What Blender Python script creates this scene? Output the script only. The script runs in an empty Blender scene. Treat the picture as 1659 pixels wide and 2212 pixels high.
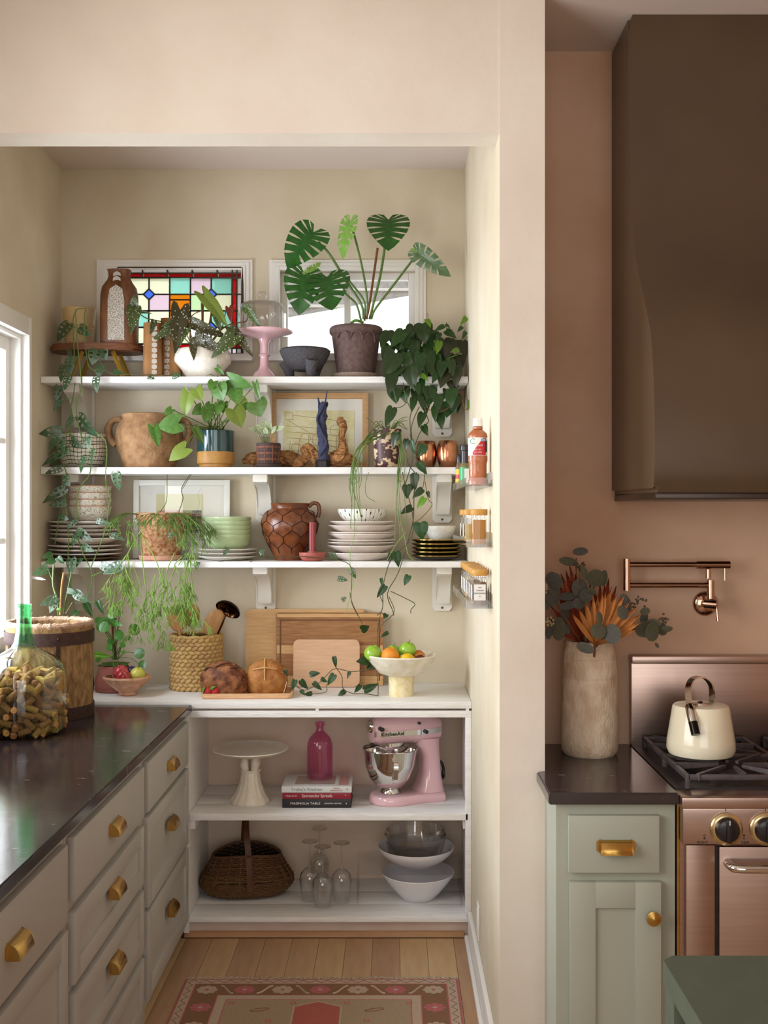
import bpy, bmesh, math, random
from mathutils import Vector, Matrix, noise
random.seed(7)
sc = bpy.context.scene
col = sc.collection
PI = math.pi
# ------------------------------------------------------------------ camera
F = 2350.0; CX = 850.0; CY = 1108.0; H = 1.657          # focal length in px of the 1659x2212 frame, optical axis, eye height
cd = bpy.data.cameras.new('camera'); cam = bpy.data.objects.new('camera', cd); col.objects.link(cam)
cam.location = (0, 0, H); cam.rotation_euler = (PI/2, 0, 0)
cd.sensor_fit = 'HORIZONTAL'; cd.sensor_width = 36; cd.lens = F/1659*36
cd.shift_x = -(CX-829.5)/1659; cd.shift_y = (CY-1106)/1659
cd.clip_start = 0.05
sc.camera = cam
# ------------------------------------------------------------------ world, lights, exposure
wd = bpy.data.worlds.new('sky'); sc.world = wd; wd.use_nodes = True
bg = wd.node_tree.nodes['Background']; bg.inputs[0].default_value = (0.93, 0.97, 1.0, 1); bg.inputs[1].default_value = 2.6
sc.view_settings.view_transform = 'Standard'; sc.view_settings.look = 'None'
sc.view_settings.gamma = 1; sc.view_settings.use_curve_mapping = False
sc.view_settings.exposure = -0.26
try:
    sc.cycles.use_denoising = True; sc.cycles.caustics_reflective = False; sc.cycles.caustics_refractive = False
    sc.cycles.max_bounces = 10; sc.cycles.transparent_max_bounces = 24; sc.cycles.sample_clamp_indirect = 6
except Exception: pass
def area(name, loc, rot, sx, sy, power, rgb):
    l = bpy.data.lights.new(name, 'AREA'); l.shape = 'RECTANGLE'; l.size = sx; l.size_y = sy; l.energy = power; l.color = rgb
    o = bpy.data.objects.new(name, l); col.objects.link(o); o.location = loc; o.rotation_euler = rot; return o
# daylight outside the two left windows, then an added rear fill for the front
area('daylight_pantry_window', (-1.78, 3.70, 1.75), (0, -PI/2, 0), 1.15, 0.95, 76, (0.82, 0.91, 1.0))
area('daylight_kitchen_window', (-1.75, 1.35, 1.85), (0, -PI/2, 0), 1.55, 2.1, 66, (1.0, 0.97, 0.93))
area('added_rear_fill', (0.2, -3.25, 1.55), (PI/2, 0, 0), 3.0, 2.3, 38, (1.0, 0.96, 0.92))
# ------------------------------------------------------------------ helpers
def W(px, py, d): return Vector(((px-CX)*d/F, d, H-(py-CY)*d/F))   # a pixel at a known depth
def X(px, d): return (px-CX)*d/F
def S(n, d): return n*d/F
def lin(h):
    h = h.lstrip('#'); c = [int(h[i:i+2], 16)/255 for i in (0, 2, 4)]
    return tuple(x/12.92 if x <= .04045 else ((x+.055)/1.055)**2.4 for x in c)+(1,)
def mesh(bm, name='m', angle=40):
    bmesh.ops.recalc_face_normals(bm, faces=bm.faces)
    me = bpy.data.meshes.new(name); bm.to_mesh(me); bm.free()
    if angle:
        me.polygons.foreach_set('use_smooth', [True]*len(me.polygons)); me.set_sharp_from_angle(angle=math.radians(angle))
    return me
def part(name, geo, m, parent=None, loc=(0,0,0), rot=None, scale=None, kind=None, label=None, angle=40):
    me = mesh(geo, name, angle) if isinstance(geo, bmesh.types.BMesh) else geo
    if m is not None and len(me.materials) == 0: me.materials.append(m)
    o = bpy.data.objects.new(name, me); col.objects.link(o); o.location = loc
    if rot is not None: o.rotation_euler = rot
    if scale is not None: o.scale = (scale,)*3 if isinstance(scale, (int, float)) else scale
    if parent: o.parent = parent
    if kind: o['kind'] = kind
    if label: o['label'] = label
    return o
def tag(o, label, cat, group=None):
    o['label'] = label; o['category'] = cat
    if group: o['group'] = group
    return o
def thing(name, label, cat, loc=(0,0,0), group=None, rot=None):
    o = bpy.data.objects.new(name, None); col.objects.link(o); o.location = loc; o.empty_display_size = .05
    if rot is not None: o.rotation_euler = rot
    return tag(o, label, cat, group)
def solo(name, label, cat, geo, m, loc=(0,0,0), group=None, rot=None, scale=None, angle=40):
    return tag(part(name, geo, m, None, loc, rot, scale, angle=angle), label, cat, group)
def struct(name, geo, m, parent=None, angle=40):
    o = part(name, geo, m, parent, angle=angle)
    if parent is None: o['kind'] = 'structure'
    return o
def B(): return bmesh.new()
def box(bm, x0, x1, y0, y1, z0, z1, bev=0, mat=None):
    vs = [bm.verts.new((x, y, z)) for x in (x0, x1) for y in (y0, y1) for z in (z0, z1)]
    fs = [bm.faces.new([vs[i] for i in f]) for f in ((0,1,3,2), (4,6,7,5), (0,4,5,1), (2,3,7,6), (0,2,6,4), (1,5,7,3))]
    if bev:
        es = list({e for f in fs for e in f.edges})
        bmesh.ops.bevel(bm, geom=es, offset=bev, segments=2, affect='EDGES', profile=.6)
    return bm
def bx(*a, **k): return box(B(), *a, **k)
def lathe(prof, seg=32, bm=None, c=(0,0,0), wob=None):
    bm = bm or B(); rings = []
    for (r, z) in prof:
        if r < 1e-5: rings.append([bm.verts.new((c[0], c[1], c[2]+z))]); continue
        rg = []
        for i in range(seg):
            a = 2*PI*i/seg; k = wob(a, z) if wob else 1
            rg.append(bm.verts.new((c[0]+r*k*math.cos(a), c[1]+r*k*math.sin(a), c[2]+z)))
        rings.append(rg)
    for A, Bq in zip(rings, rings[1:]):
        if len(A) == 1 and len(Bq) == 1: continue
        for i in range(seg):
            j = (i+1) % seg
            if len(A) == 1: bm.faces.new((A[0], Bq[i], Bq[j]))
            elif len(Bq) == 1: bm.faces.new((A[i], Bq[0], A[j]))
            else: bm.faces.new((A[i], Bq[i], Bq[j], A[j]))
    return bm
def shell(prof, t, seg=32, **k):                         # a vessel: outer profile bottom to rim, then back down inside
    inner = [(max(r-t, 0.0), max(z, t)) for r, z in prof[::-1]]
    return lathe([(0, prof[0][1])]+list(prof)+[(max(prof[-1][0]-t*.5, 0), prof[-1][1]+t*.4)]+inner+[(0, max(prof[0][1], 0)+t)], seg, **k)
def cr(pts, n=6):                                        # Catmull-Rom through points
    P = [Vector(p) for p in pts]
    if len(P) < 3: return [P[0].lerp(P[-1], i/n) for i in range(n+1)] if len(P) == 2 else P
    P = [P[0]*2-P[1]]+P+[P[-1]*2-P[-2]]; out = []
    for i in range(1, len(P)-2):
        a, b, c, d = P[i-1:i+3]
        for k in range(n):
            t = k/n
            out.append(.5*((2*b)+(c-a)*t+(2*a-5*b+4*c-d)*t*t+(3*b-a-3*c+d)*t**3))
    out.append(P[-2]); return out
def tube(pts, r, seg=8, bm=None, closed=False):
    bm = bm or B(); n = len(pts); rings = []
    pts = [Vector(p) for p in pts]; up = None
    for i, p in enumerate(pts):
        if closed: t = pts[(i+1) % n]-pts[i-1]
        else: t = pts[min(i+1, n-1)]-pts[max(i-1, 0)]
        if t.length < 1e-9: t = Vector((0,0,1))
        t.normalize()
        if up is None:
            up = t.cross(Vector((0,0,1)) if abs(t.z) < .9 else Vector((1,0,0))).normalized()
        up = (up-t*up.dot(t))
        if up.length < 1e-6: up = t.orthogonal()
        up.normalize(); v = t.cross(up)
        rr = r[min(i, len(r)-1)] if isinstance(r, (list, tuple)) else (r(i/(max(n-1, 1))) if callable(r) else r)
        rings.append([bm.verts.new(p+(up*math.cos(2*PI*k/seg)+v*math.sin(2*PI*k/seg))*rr) for k in range(seg)])
    for A, Bq in (zip(rings, rings[1:]+rings[:1]) if closed else zip(rings, rings[1:])):
        for k in range(seg): bm.faces.new((A[k], A[(k+1) % seg], Bq[(k+1) % seg], Bq[k]))
    if not closed:
        bm.faces.new(rings[0][::-1]); bm.faces.new(rings[-1])
    return bm
def prism(poly, d0, d1, axis='y', bm=None, bev=0):       # polygon in the two other axes, pushed along axis
    bm = bm or B()
    def mk(p, d): return {'y': (p[0], d, p[1]), 'x': (d, p[0], p[1]), 'z': (p[0], p[1], d)}[axis]
    A = [bm.verts.new(mk(p, d0)) for p in poly]; Bv = [bm.verts.new(mk(p, d1)) for p in poly]; n = len(poly)
    fs = [bm.faces.new(A), bm.faces.new(Bv[::-1])]+[bm.faces.new((A[i], Bv[i], Bv[(i+1) % n], A[(i+1) % n])) for i in range(n)]
    if bev: bmesh.ops.bevel(bm, geom=list({e for f in fs[:2] for e in f.edges}), offset=bev, segments=2, affect='EDGES')
    return bm
def rrect(w, h, r, n=5, cx=0, cy=0):
    out = []
    for qx, qy, a0 in ((1,1,0), (-1,1,PI/2), (-1,-1,PI), (1,-1,1.5*PI)):
        for k in range(n+1):
            a = a0+PI/2*k/n; out.append((cx+qx*(w/2-r)+r*math.cos(a), cy+qy*(h/2-r)+r*math.sin(a)))
    return out
def loft(secs, bm=None, cap=True):
    bm = bm or B(); R = [[bm.verts.new(p) for p in s] for s in secs]; n = len(R[0])
    for A, Bq in zip(R, R[1:]):
        for i in range(n): bm.faces.new((A[i], A[(i+1) % n], Bq[(i+1) % n], Bq[i]))
    if cap: bm.faces.new(R[0][::-1]); bm.faces.new(R[-1])
    return bm
def blob(rx, ry, rz, sub=3, amp=.05, fr=3, seed=0, fn=None):
    bm = B(); bmesh.ops.create_icosphere(bm, subdivisions=sub, radius=1)
    for v in bm.verts:
        n = v.co.normalized(); k = 1+amp*noise.noise(n*fr+Vector((seed*3.1, seed*1.7, seed)))
        if fn: k *= fn(n)
        v.co = Vector((n.x*rx, n.y*ry, n.z*rz))*k
    return bm
def text(body, size, depth=.0004):
    c = bpy.data.curves.new('t', 'FONT'); c.body = body; c.size = size; c.extrude = depth; c.align_x = 'CENTER'; c.align_y = 'CENTER'; c.resolution_u = 2
    o = bpy.data.objects.new('t', c); col.objects.link(o)
    me = bpy.data.meshes.new_from_object(o.evaluated_get(bpy.context.evaluated_depsgraph_get()))
    bpy.data.objects.remove(o); return me
def lettering(body, size, m, parent, loc, rot=(PI/2, 0, 0), sx=1.0):
    return part('lettering', text(body, size), m, parent, loc, rot, (sx, 1, 1))
# ------------------------------------------------------------------ materials
VSF, BSF = 1.0, 1.0                                      # finer grain for the small things further down
def M(name, hexa, rough=.5, metal=0, hex2=None, vs=6, bump=0, bs=60, spec=.5, coat=0, rnd=0, stretch=None, contrast=(.35, .65), detail=4, sss=0, sheen=0, emit=0):
    m = bpy.data.materials.new(name); m.use_nodes = True; nt = m.node_tree; N = nt.nodes; L = nt.links
    p = N['Principled BSDF']; p.inputs['Roughness'].default_value = rough; p.inputs['Metallic'].default_value = metal
    p.inputs['Specular IOR Level'].default_value = spec; p.inputs['Coat Weight'].default_value = coat
    p.inputs['Base Color'].default_value = lin(hexa); src = None
    tc = N.new('ShaderNodeTexCoord'); vec = tc.outputs['Object']
    if stretch:
        mp = N.new('ShaderNodeMapping'); mp.inputs['Scale'].default_value = stretch; L.new(vec, mp.inputs[0]); vec = mp.outputs[0]
    if hex2:
        nz = N.new('ShaderNodeTexNoise'); nz.inputs['Scale'].default_value = vs*VSF; nz.inputs['Detail'].default_value = detail; L.new(vec, nz.inputs['Vector'])
        rp = N.new('ShaderNodeValToRGB'); rp.color_ramp.elements[0].position, rp.color_ramp.elements[1].position = contrast
        rp.color_ramp.elements[0].color = lin(hexa); rp.color_ramp.elements[1].color = lin(hex2)
        L.new(nz.outputs['Fac'], rp.inputs[0]); src = rp.outputs[0]
    if rnd:
        oi = N.new('ShaderNodeObjectInfo'); hs = N.new('ShaderNodeHueSaturation')
        mr = N.new('ShaderNodeMapRange'); mr.inputs['To Min'].default_value = 1-rnd; mr.inputs['To Max'].default_value = 1+rnd
        mh = N.new('ShaderNodeMapRange'); mh.inputs['To Min'].default_value = .5-rnd*.06; mh.inputs['To Max'].default_value = .5+rnd*.06
        L.new(oi.outputs['Random'], mr.inputs[0]); L.new(oi.outputs['Random'], mh.inputs[0])
        L.new(mr.outputs[0], hs.inputs['Value']); L.new(mh.outputs[0], hs.inputs['Hue'])
        if src: L.new(src, hs.inputs['Color'])
        else: hs.inputs['Color'].default_value = lin(hexa)
        src = hs.outputs[0]
    if src: L.new(src, p.inputs['Base Color'])
    if bump:
        nb = N.new('ShaderNodeTexNoise'); nb.inputs['Scale'].default_value = bs*BSF; nb.inputs['Detail'].default_value = 5; L.new(vec, nb.inputs['Vector'])
        b = N.new('ShaderNodeBump'); b.inputs['Strength'].default_value = min(1, bump); b.inputs['Distance'].default_value = .004
        L.new(nb.outputs['Fac'], b.inputs['Height']); L.new(b.outputs[0], p.inputs['Normal'])
    if sss:
        p.inputs['Subsurface Weight'].default_value = sss; p.inputs['Subsurface Radius'].default_value = (.01, .006, .004)
    if sheen: p.inputs['Sheen Weight'].default_value = sheen
    return m
def glass(name, rgb, gl=1.0, rough=.02, bumpy=0, bs=60, milk=0):
    m = bpy.data.materials.new(name); m.use_nodes = True; nt = m.node_tree; N = nt.nodes; L = nt.links
    N.remove(N['Principled BSDF']); out = N['Material Output']
    t = N.new('ShaderNodeBsdfTransparent'); t.inputs[0].default_value = (*rgb, 1)
    g = N.new('ShaderNodeBsdfGlossy'); g.inputs['Roughness'].default_value = rough
    fr = N.new('ShaderNodeLayerWeight'); fr.inputs[0].default_value = .5                # Schlick on the facing angle, same from both sides
    pw = N.new('ShaderNodeMath'); pw.operation = 'POWER'; pw.inputs[1].default_value = 4.5; L.new(fr.outputs['Facing'], pw.inputs[0])
    mu = N.new('ShaderNodeMath'); mu.operation = 'MULTIPLY_ADD'; mu.inputs[1].default_value = .8*gl; mu.inputs[2].default_value = .035*gl; mu.use_clamp = True
    mx = N.new('ShaderNodeMixShader'); L.new(pw.outputs[0], mu.inputs[0]); L.new(mu.outputs[0], mx.inputs[0])
    base = t.outputs[0]
    if milk:
        tr = N.new('ShaderNodeBsdfTranslucent'); tr.inputs[0].default_value = (*rgb, 1)
        m2 = N.new('ShaderNodeMixShader'); m2.inputs[0].default_value = milk; L.new(t.outputs[0], m2.inputs[1]); L.new(tr.outputs[0], m2.inputs[2]); base = m2.outputs[0]
    L.new(base, mx.inputs[1]); L.new(g.outputs[0], mx.inputs[2]); L.new(mx.outputs[0], out.inputs[0])
    if bumpy:
        tc = N.new('ShaderNodeTexCoord'); nb = N.new('ShaderNodeTexNoise'); nb.inputs['Scale'].default_value = bs; L.new(tc.outputs['Object'], nb.inputs['Vector'])
        b = N.new('ShaderNodeBump'); b.inputs['Strength'].default_value = bumpy; b.inputs['Distance'].default_value = .01
        L.new(nb.outputs['Fac'], b.inputs['Height']); L.new(b.outputs[0], g.inputs['Normal']); L.new(b.outputs[0], fr.inputs['Normal'])
    return m
def leafmat(name, hexa, hex2, rough=.35, rnd=.25, under=None, spots=None, spec=.5):
    m = M(name, hexa, rough, 0, hex2, 5/VSF, 0, 60, spec, 0, rnd, contrast=(.3, .7))
    nt = m.node_tree; N = nt.nodes; L = nt.links; p = N['Principled BSDF']; out = N['Material Output']
    if spots:
        tc = N.new('ShaderNodeTexCoord'); vo = N.new('ShaderNodeTexVoronoi'); vo.inputs['Scale'].default_value = spots; L.new(tc.outputs['Object'], vo.inputs['Vector'])
        rp = N.new('ShaderNodeValToRGB'); rp.color_ramp.elements[0].position = .2; rp.color_ramp.elements[1].position = .27
        rp.color_ramp.elements[0].color = (1,1,1,1); rp.color_ramp.elements[1].color = (0,0,0,1); L.new(vo.outputs['Distance'], rp.inputs[0])
        mx = N.new('ShaderNodeMix'); mx.data_type = 'RGBA'; L.new(rp.outputs[0], mx.inputs['Factor'])
        src = p.inputs['Base Color'].links[0].from_socket; L.new(src, mx.inputs['A']); mx.inputs['B'].default_value = lin('e6e8d8'); L.new(mx.outputs['Result'], p.inputs['Base Color'])
    tr = N.new('ShaderNodeBsdfTranslucent'); mxs = N.new('ShaderNodeMixShader'); mxs.inputs[0].default_value = .22
    src = p.inputs['Base Color'].links[0].from_socket; L.new(src, tr.inputs[0])
    L.new(p.outputs[0], mxs.inputs[1]); L.new(tr.outputs[0], mxs.inputs[2]); L.new(mxs.outputs[0], out.inputs[0])
    return m
PL_FRONT = M('plaster_front', 'd5c8ba', .85, 0, 'e4dbcf', 2.6, .45, 22, .2, contrast=(.25, .75), detail=9)
PL_ALC = M('plaster_alcove', 'cfc0a6', .85, 0, 'dfd4bf', 2.8, .5, 22, .2, contrast=(.25, .75), detail=9)  # yellower than the front plaster: foliage bounce put into the colour
PL_RANGE = M('plaster_range_shaded', 'c49b7d', .8, 0, 'd9b79e', 2.8, .5, 22, .2, contrast=(.25, .75), detail=9)  # same plaster, with the nook's shade and warm bounce put into the colour
PL_CEIL = M('ceiling_paint', 'ddcfc6', .9, spec=.2)
WHITE = M('white_paint', 'e9e4dc', .45, 0, 'dfd8cc', 5, .2, 30, .4)
WORN = M('worn_white_paint', 'f3f1f0', .5, 0, 'ebe8e5', 9, .5, 26, .35, stretch=(1, 6, 6))
TRIMW = M('window_white', 'efece8', .35, spec=.45)
SAGE = M('sage_cabinet', 'aeaba5', .45, 0, 'b2afa9', 3, .06, 50, .4)
SAGE2 = M('sage_cabinet_range', 'a3a799', .4, 0, 'a7ab9d', 3, .06, 50, .4)
BRASS = M('brass', 'c7a25c', .26, 1, 'b8904a', 20)
STONE = M('black_stone', '2b2426', .14, 0, '3a3134', 5, .05, 30, .6, contrast=(.3, .8), detail=10)
def flecks(m):                                           # pale mineral flecks and scratches in the stone
    N = m.node_tree.nodes; Lk = m.node_tree.links; p = N['Principled BSDF']; tc = N.new('ShaderNodeTexCoord'); mp = N.new('ShaderNodeMapping'); mp.inputs['Scale'].default_value = (9, 26, 9); mp.inputs['Rotation'].default_value = (0, 0, .5)
    nz = N.new('ShaderNodeTexNoise'); nz.inputs['Scale'].default_value = 1.6; nz.inputs['Detail'].default_value = 6; nz.inputs['Roughness'].default_value = .7
    rp = N.new('ShaderNodeValToRGB'); rp.color_ramp.elements[0].position = .655; rp.color_ramp.elements[1].position = .69; mx = N.new('ShaderNodeMix'); mx.data_type = 'RGBA'; mx.inputs['B'].default_value = lin('a89ca0')
    Lk.new(tc.outputs['Object'], mp.inputs[0]); Lk.new(mp.outputs[0], nz.inputs['Vector']); Lk.new(nz.outputs['Fac'], rp.inputs[0]); Lk.new(rp.outputs[0], mx.inputs['Factor'])
    Lk.new(p.inputs['Base Color'].links[0].from_socket, mx.inputs['A']); Lk.new(mx.outputs['Result'], p.inputs['Base Color'])
flecks(STONE)
STEEL = M('brushed_steel', 'ad9488', .3, 1, 'b39a8e', 3, .03, 80, stretch=(1, 1, 40))  # warm base tint paints in the reflection of the plaster walls
CHROME = M('chrome', 'd9d6d2', .07, 1)
NICKEL = M('polished_nickel', 'c09d88', .12, 1)
BLACK = M('cast_iron', '2a2527', .5, .2, '37302f', 40, .2, 120)
GLASS = glass('clear_glass', (.99, .99, .99)); WARE = glass('glassware', (.985, .985, .985), 2.4)
ACRYL = glass('acrylic', (.98, .98, .99), .9)
def woodm(name, a, b, axis='x', sc_=1.0, rough=.45, bump=.15, rnd=0, ct=(.3, .7)):
    st = {'x': (1.2, 14, 14), 'y': (14, 1.2, 14), 'z': (14, 14, 1.2)}[axis]
    return M(name, a, rough, 0, b, 2.5*sc_, bump, 9, .3, 0, rnd, stretch=st, contrast=ct, detail=6)
OAKF = woodm('oak_floor', 'b5906a', 'c6a57f', 'y', 1, .4, .12, .16)
SOIL = M('soil', '3a2a20', .95, 0, '56402f', 60, .8, 90)
# ================================================================== the room
ZB, ZS, ZC, ZF = 4.70, 4.413, 4.234, 3.13      # back wall, wall-shelf fronts, pantry base front, front face of the pantry wall
XL, XR, CEIL = -1.434, .305, 3.142
S1, S2, S3, CT = 2.211, 1.843, 1.460, .922     # shelf tops, pantry worktop
RW = 3.50                                      # wall behind the range
fl = struct('floor', bx(-1.45, 3.2, -3, 4.72, -.06, -.012), OAKF)
pm = mesh(bx(-.0515, .0515, 0, 1.55, -.012, 0, bev=.0012), 'plank'); pm.materials.append(OAKF)
for i in range(28):
    x = -.86+.104*i; off = random.uniform(0, 1.5)
    y = 4.24
    while y > -.2:
        L = min(1.55, y+.2) if y < 1.6 else (off*.3+1.05 if y == 4.24 else 1.55)
        if L > .05: part('plank', pm, None, fl, (x, y-L, 0), scale=(1, (L-.002)/1.55, 1))
        y -= L
# left wall with two window openings
def wallx(bm, x0, x1, ya, yb, za, zb, holes):           # a wall slab in x, holes (y0,y1,z0,z1) sorted along y
    y = ya
    for (h0, h1, z0, z1) in holes:
        box(bm, x0, x1, y, h0, za, zb); box(bm, x0, x1, h0, h1, za, z0); box(bm, x0, x1, h0, h1, z1, zb); y = h1
    box(bm, x0, x1, y, yb, za, zb); return bm
WIN1 = (3.30, 4.20, 1.13, 2.345)
struct('wall_left', wallx(B(), XL-.16, XL, -3, ZB, 0, CEIL, [(.3, 2.5, 1.0, 2.65), WIN1]), PL_ALC)
# back wall of the pantry with the two small windows
W2 = (X(232, ZB), X(524, ZB), H-(768-CY)/500, H-(584-CY)/500)
W3 = (X(604, ZB), X(898, ZB), H-(768-CY)/500, H-(584-CY)/500)
bm = B(); x = XL-.16
for (a, b, z0, z1) in (W2, W3):
    box(bm, x, a, ZB, ZB+.16, 0, CEIL); box(bm, a, b, ZB, ZB+.16, 0, z0); box(bm, a, b, ZB, ZB+.16, z1, CEIL); x = b
box(bm, x, .45, ZB, ZB+.16, 0, CEIL)
struct('wall_back', bm, PL_ALC)
struct('wall_right', bx(XR, .435, ZF+.001, ZB, 0, CEIL, bev=.004), PL_ALC)
bm = B(); box(bm, XL, XR+.001, ZF, ZF+.115, 2.75, CEIL); 
struct('wall_lintel', bm, PL_FRONT)
# the plastered end of the pantry wall takes the front wall's plaster colour
struct('wall_pier', bx(XR, .435, ZF-.004, ZF+.002, 0, CEIL), PL_FRONT)
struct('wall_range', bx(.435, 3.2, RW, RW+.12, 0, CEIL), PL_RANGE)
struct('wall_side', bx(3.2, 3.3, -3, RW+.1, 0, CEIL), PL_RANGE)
bm = B(); box(bm, -1.6, -1.2, -3.1, -3, 0, CEIL); box(bm, 1.7, 3.3, -3.1, -3, 0, CEIL); box(bm, -1.2, 1.7, -3.1, -3, 2.7, CEIL); box(bm, -1.2, 1.7, -3.1, -3, 0, .5)
struct('wall_rear', bm, PL_FRONT)
struct('ceiling', bx(-1.6, 3.3, -3.1, ZB+.16, CEIL, CEIL+.1), PL_CEIL)
bm = bx(XR-.016, XR, ZF, ZC-.01, 0, .11, bev=.004); box(bm, XR-.03, XR-.016, ZF, ZC-.01, 0, .018, bev=.004)
struct('baseboard_right', bm, TRIMW)
# small windows of the back wall
def small_window(n, o, mull):
    a, b, z0, z1 = o; r = thing('window_%d' % n, 'x', 'window'); del r['label']; del r['category']; r['kind'] = 'structure'
    bm = B()
    for k, (w, d) in enumerate(((.044, .012), (.030, .020), (.014, .026))):
        y0 = ZB-d; q = (.028, .012, -.003)[k]
        box(bm, a-w, a-q, y0, ZB+.004, z0-w*.4, z1+w, bev=.002); box(bm, b+q, b+w, y0, ZB+.004, z0-w*.4, z1+w, bev=.002); box(bm, a-q, b+q, y0+.0008, ZB+.004, z1+q, z1+w-.001, bev=.002)
    part('window_frame', bm, TRIMW, r)
    part('window_sill', bx(a-.05, b+.05, ZB-.062, ZB+.05, z0-.03, z0, bev=.004), TRIMW, r)
    sw = .03; bm = B(); y0, y1 = ZB+.05, ZB+.085
    box(bm, a, a+sw, y0, y1, z0, z1, bev=.003); box(bm, b-sw, b, y0, y1, z0, z1, bev=.003); box(bm, a+sw, b-sw, y0, y1, z1-sw, z1, bev=.003); box(bm, a+sw, b-sw, y0, y1, z0, z0+sw*.6, bev=.003)
    xs = [a+sw]+([mull] if mull else [])+[b-sw]
    if mull: box(bm, mull-.014, mull+.014, y0, y1, z0+sw*.6, z1-sw, bev=.003)
    part('sash', bm, TRIMW, r)
    for p, q in zip(xs, xs[1:]): part('pane', bx(p, q, y0+.015, y0+.019, z0+.01, z1-.02), GLASS, r)
small_window(2, W2, None); small_window(3, W3, X(751, 4.77))
# big window of the left wall
y0, y1, z0, z1 = WIN1
r = thing('window_1', 'x', 'window'); del r['label']; del r['category']; r['kind'] = 'structure'
bm = B()
for (w, d) in ((.075, .014), (.052, .022), (.026, .030)):
    q = {.075: .05, .052: .024, .026: -.003}[w]
    box(bm, XL-.004, XL+d, y1+q, y1+w, z0-.03, z1+w, bev=.002); box(bm, XL-.004, XL+d, y0-w, y0-q, z0-.03, z1+w, bev=.002); box(bm, XL-.004, XL+d-.0008, y0-q, y1+q, z1+q, z1+w-.001, bev=.002)
part('window_frame', bm, TRIMW, r)
part('window_sill', bx(XL-.1, XL+.05, y0-.08, y1+.08, z0-.035, z0, bev=.005), TRIMW, r)
bm = B(); xa, xb = XL-.075, XL-.04; sw = .045
box(bm, XL-.12, XL-.0005, y1-.018, y1+.0005, z0, z1); box(bm, XL-.12, XL-.0005, y0-.0005, y0+.018, z0, z1); box(bm, XL-.12, XL-.001, y0+.018, y1-.018, z1-.018, z1+.0005)
part('jamb', bm, TRIMW, r)
bm = B()
box(bm, xa, xb, y1-.018-sw, y1-.018, z0, z1-.018, bev=.004); box(bm, xa, xb, y0+.018, y0+.018+sw, z0, z1-.018, bev=.004)
box(bm, xa, xb, y0+.06, y1-.06, z0, z0+.06, bev=.004); box(bm, xa, xb, y0+.06, y1-.06, z1-.07, z1-.018, bev=.004)
ym = (y0+y1)/2
for zz in (1.55, 1.93): box(bm, xa+.006, xb-.006, y0+.06, y1-.06, zz-.012, zz+.012, bev=.003)
box(bm, xa+.006, xb-.006, ym-.012, ym+.012, z0+.06, z1-.07, bev=.003)
part('sash', bm, TRIMW, r)
for (pa, pb) in ((y0+.06, ym), (ym, y1-.06)):
    for (qa, qb) in ((z0+.06, 1.55), (1.55, 1.93), (1.93, z1-.07)): part('pane', bx(XL-.06, XL-.056, pa, pb, qa, qb), GLASS, r)
part('shutter_catch', tube(cr([(XL+.028, 4.235, 1.405), (XL+.06, 4.225, 1.402), (XL+.085, 4.215, 1.398)]), [.006]*6+[.005]*4+[.002]*3, 8), TRIMW, r)
# outdoors, seen through the small windows: a neighbour's grey clapboard gable against the bright sky
EAVE = M('clapboard_grey', '8f8b87', .9, 0, 'a5a19c', 30, spec=.1)
struct('floor_outdoor', bx(-4, 4, 4.9, 9, -.06, -.01), M('paving_pale', 'b8b4ac', .9))
ev = struct('wall_neighbour', prism([(-.78, 2.915), (.3, 3.11), (2.4, 3.5), (2.4, 4.6), (-.78, 4.6)], 7.0, 7.1, 'y'), EAVE)
for i in range(11):
    z = 2.99+.105*i; xa = max(-.78, (z-2.915)/.185*1.0-.70 if z > 3.0 else -.78); part('clapboard', bx(-.78, min(2.4, -.78+(z-2.90)/.1806), 6.975, 7.0, z-.012, z+.004), M('clapboard_edge', 'c3bfb9', .9) if i == 0 else bpy.data.materials['clapboard_edge'], ev)
struct('trim_1', bx(-1.02, -.93, 6.2, 6.3, -.01, 3.1, bev=.005), M('post_white', 'cfd0cc', .8))
# outlet plate on the pantry side wall
op = thing('outlet_plate', 'white outlet plate low on the pantry side wall', 'outlet', (XR, 3.874, .205)); op.parent = None
part('plate', bx(-.006, -.0005, -.036, .036, -.06, .06, bev=.002), TRIMW, op); part('socket', bx(-.008, -.006, -.016, .016, -.04, .04, bev=.001), TRIMW, op)
# ================================================================== pantry base and wall shelves
pb = thing('pantry_base', 'white painted open pantry base with two rough board shelves', 'shelving', (0, ZC, 0))
D = ZB-ZC
SL = -.797
part('worktop', bx(XL+.002, XR-.001, 0, D-.002, CT-.027, CT, bev=.003), WORN, pb)
part('rail', bx(SL-.02, XR-.001, .004, .024, CT-.062, CT-.036, bev=.002), WORN, pb)
for px in (685, 1010): part('spacer_block', bx(X(px, ZC)-.006, X(px, ZC)+.006, .002, .05, CT-.036, CT-.027), WORN, pb)
part('side_panel', bx(SL-.02, SL, .005, D-.003, .02, CT-.036), WORN, pb)
part('side_panel', bx(XR-.013, XR-.001, .03, D-.003, .02, CT-.036), WORN, pb)
part('post', bx(XR-.025, XR-.001, .002, .03, .09, CT-.062, bev=.002), WORN, pb)
part('back_panel', bx(SL, XR-.013, D-.012, D-.002, .02, CT-.03), M('pantry_back_paint', 'd6c0ab', .7, 0, 'decab6', 3, .2, 20, .2), pb)
for z in (.486, .083):
    t = .027 if z > .2 else .02
    for k in range(3):
        a = .0+(D-.014)/3*k
        part('shelf_board', bx(SL+.001, XR-.014 if k or z > .2 else XR-.002, a+(.002 if k == 0 else .0006), a+(D-.014)/3-.0006, z-t, z, bev=.002), WORN, pb)
for (xa, xb) in ((SL, SL+.02), (XR-.033, XR-.013)): part('cleat', bx(xa, xb, .03, D-.02, .418, .458, bev=.002), WORN, pb)
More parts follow.
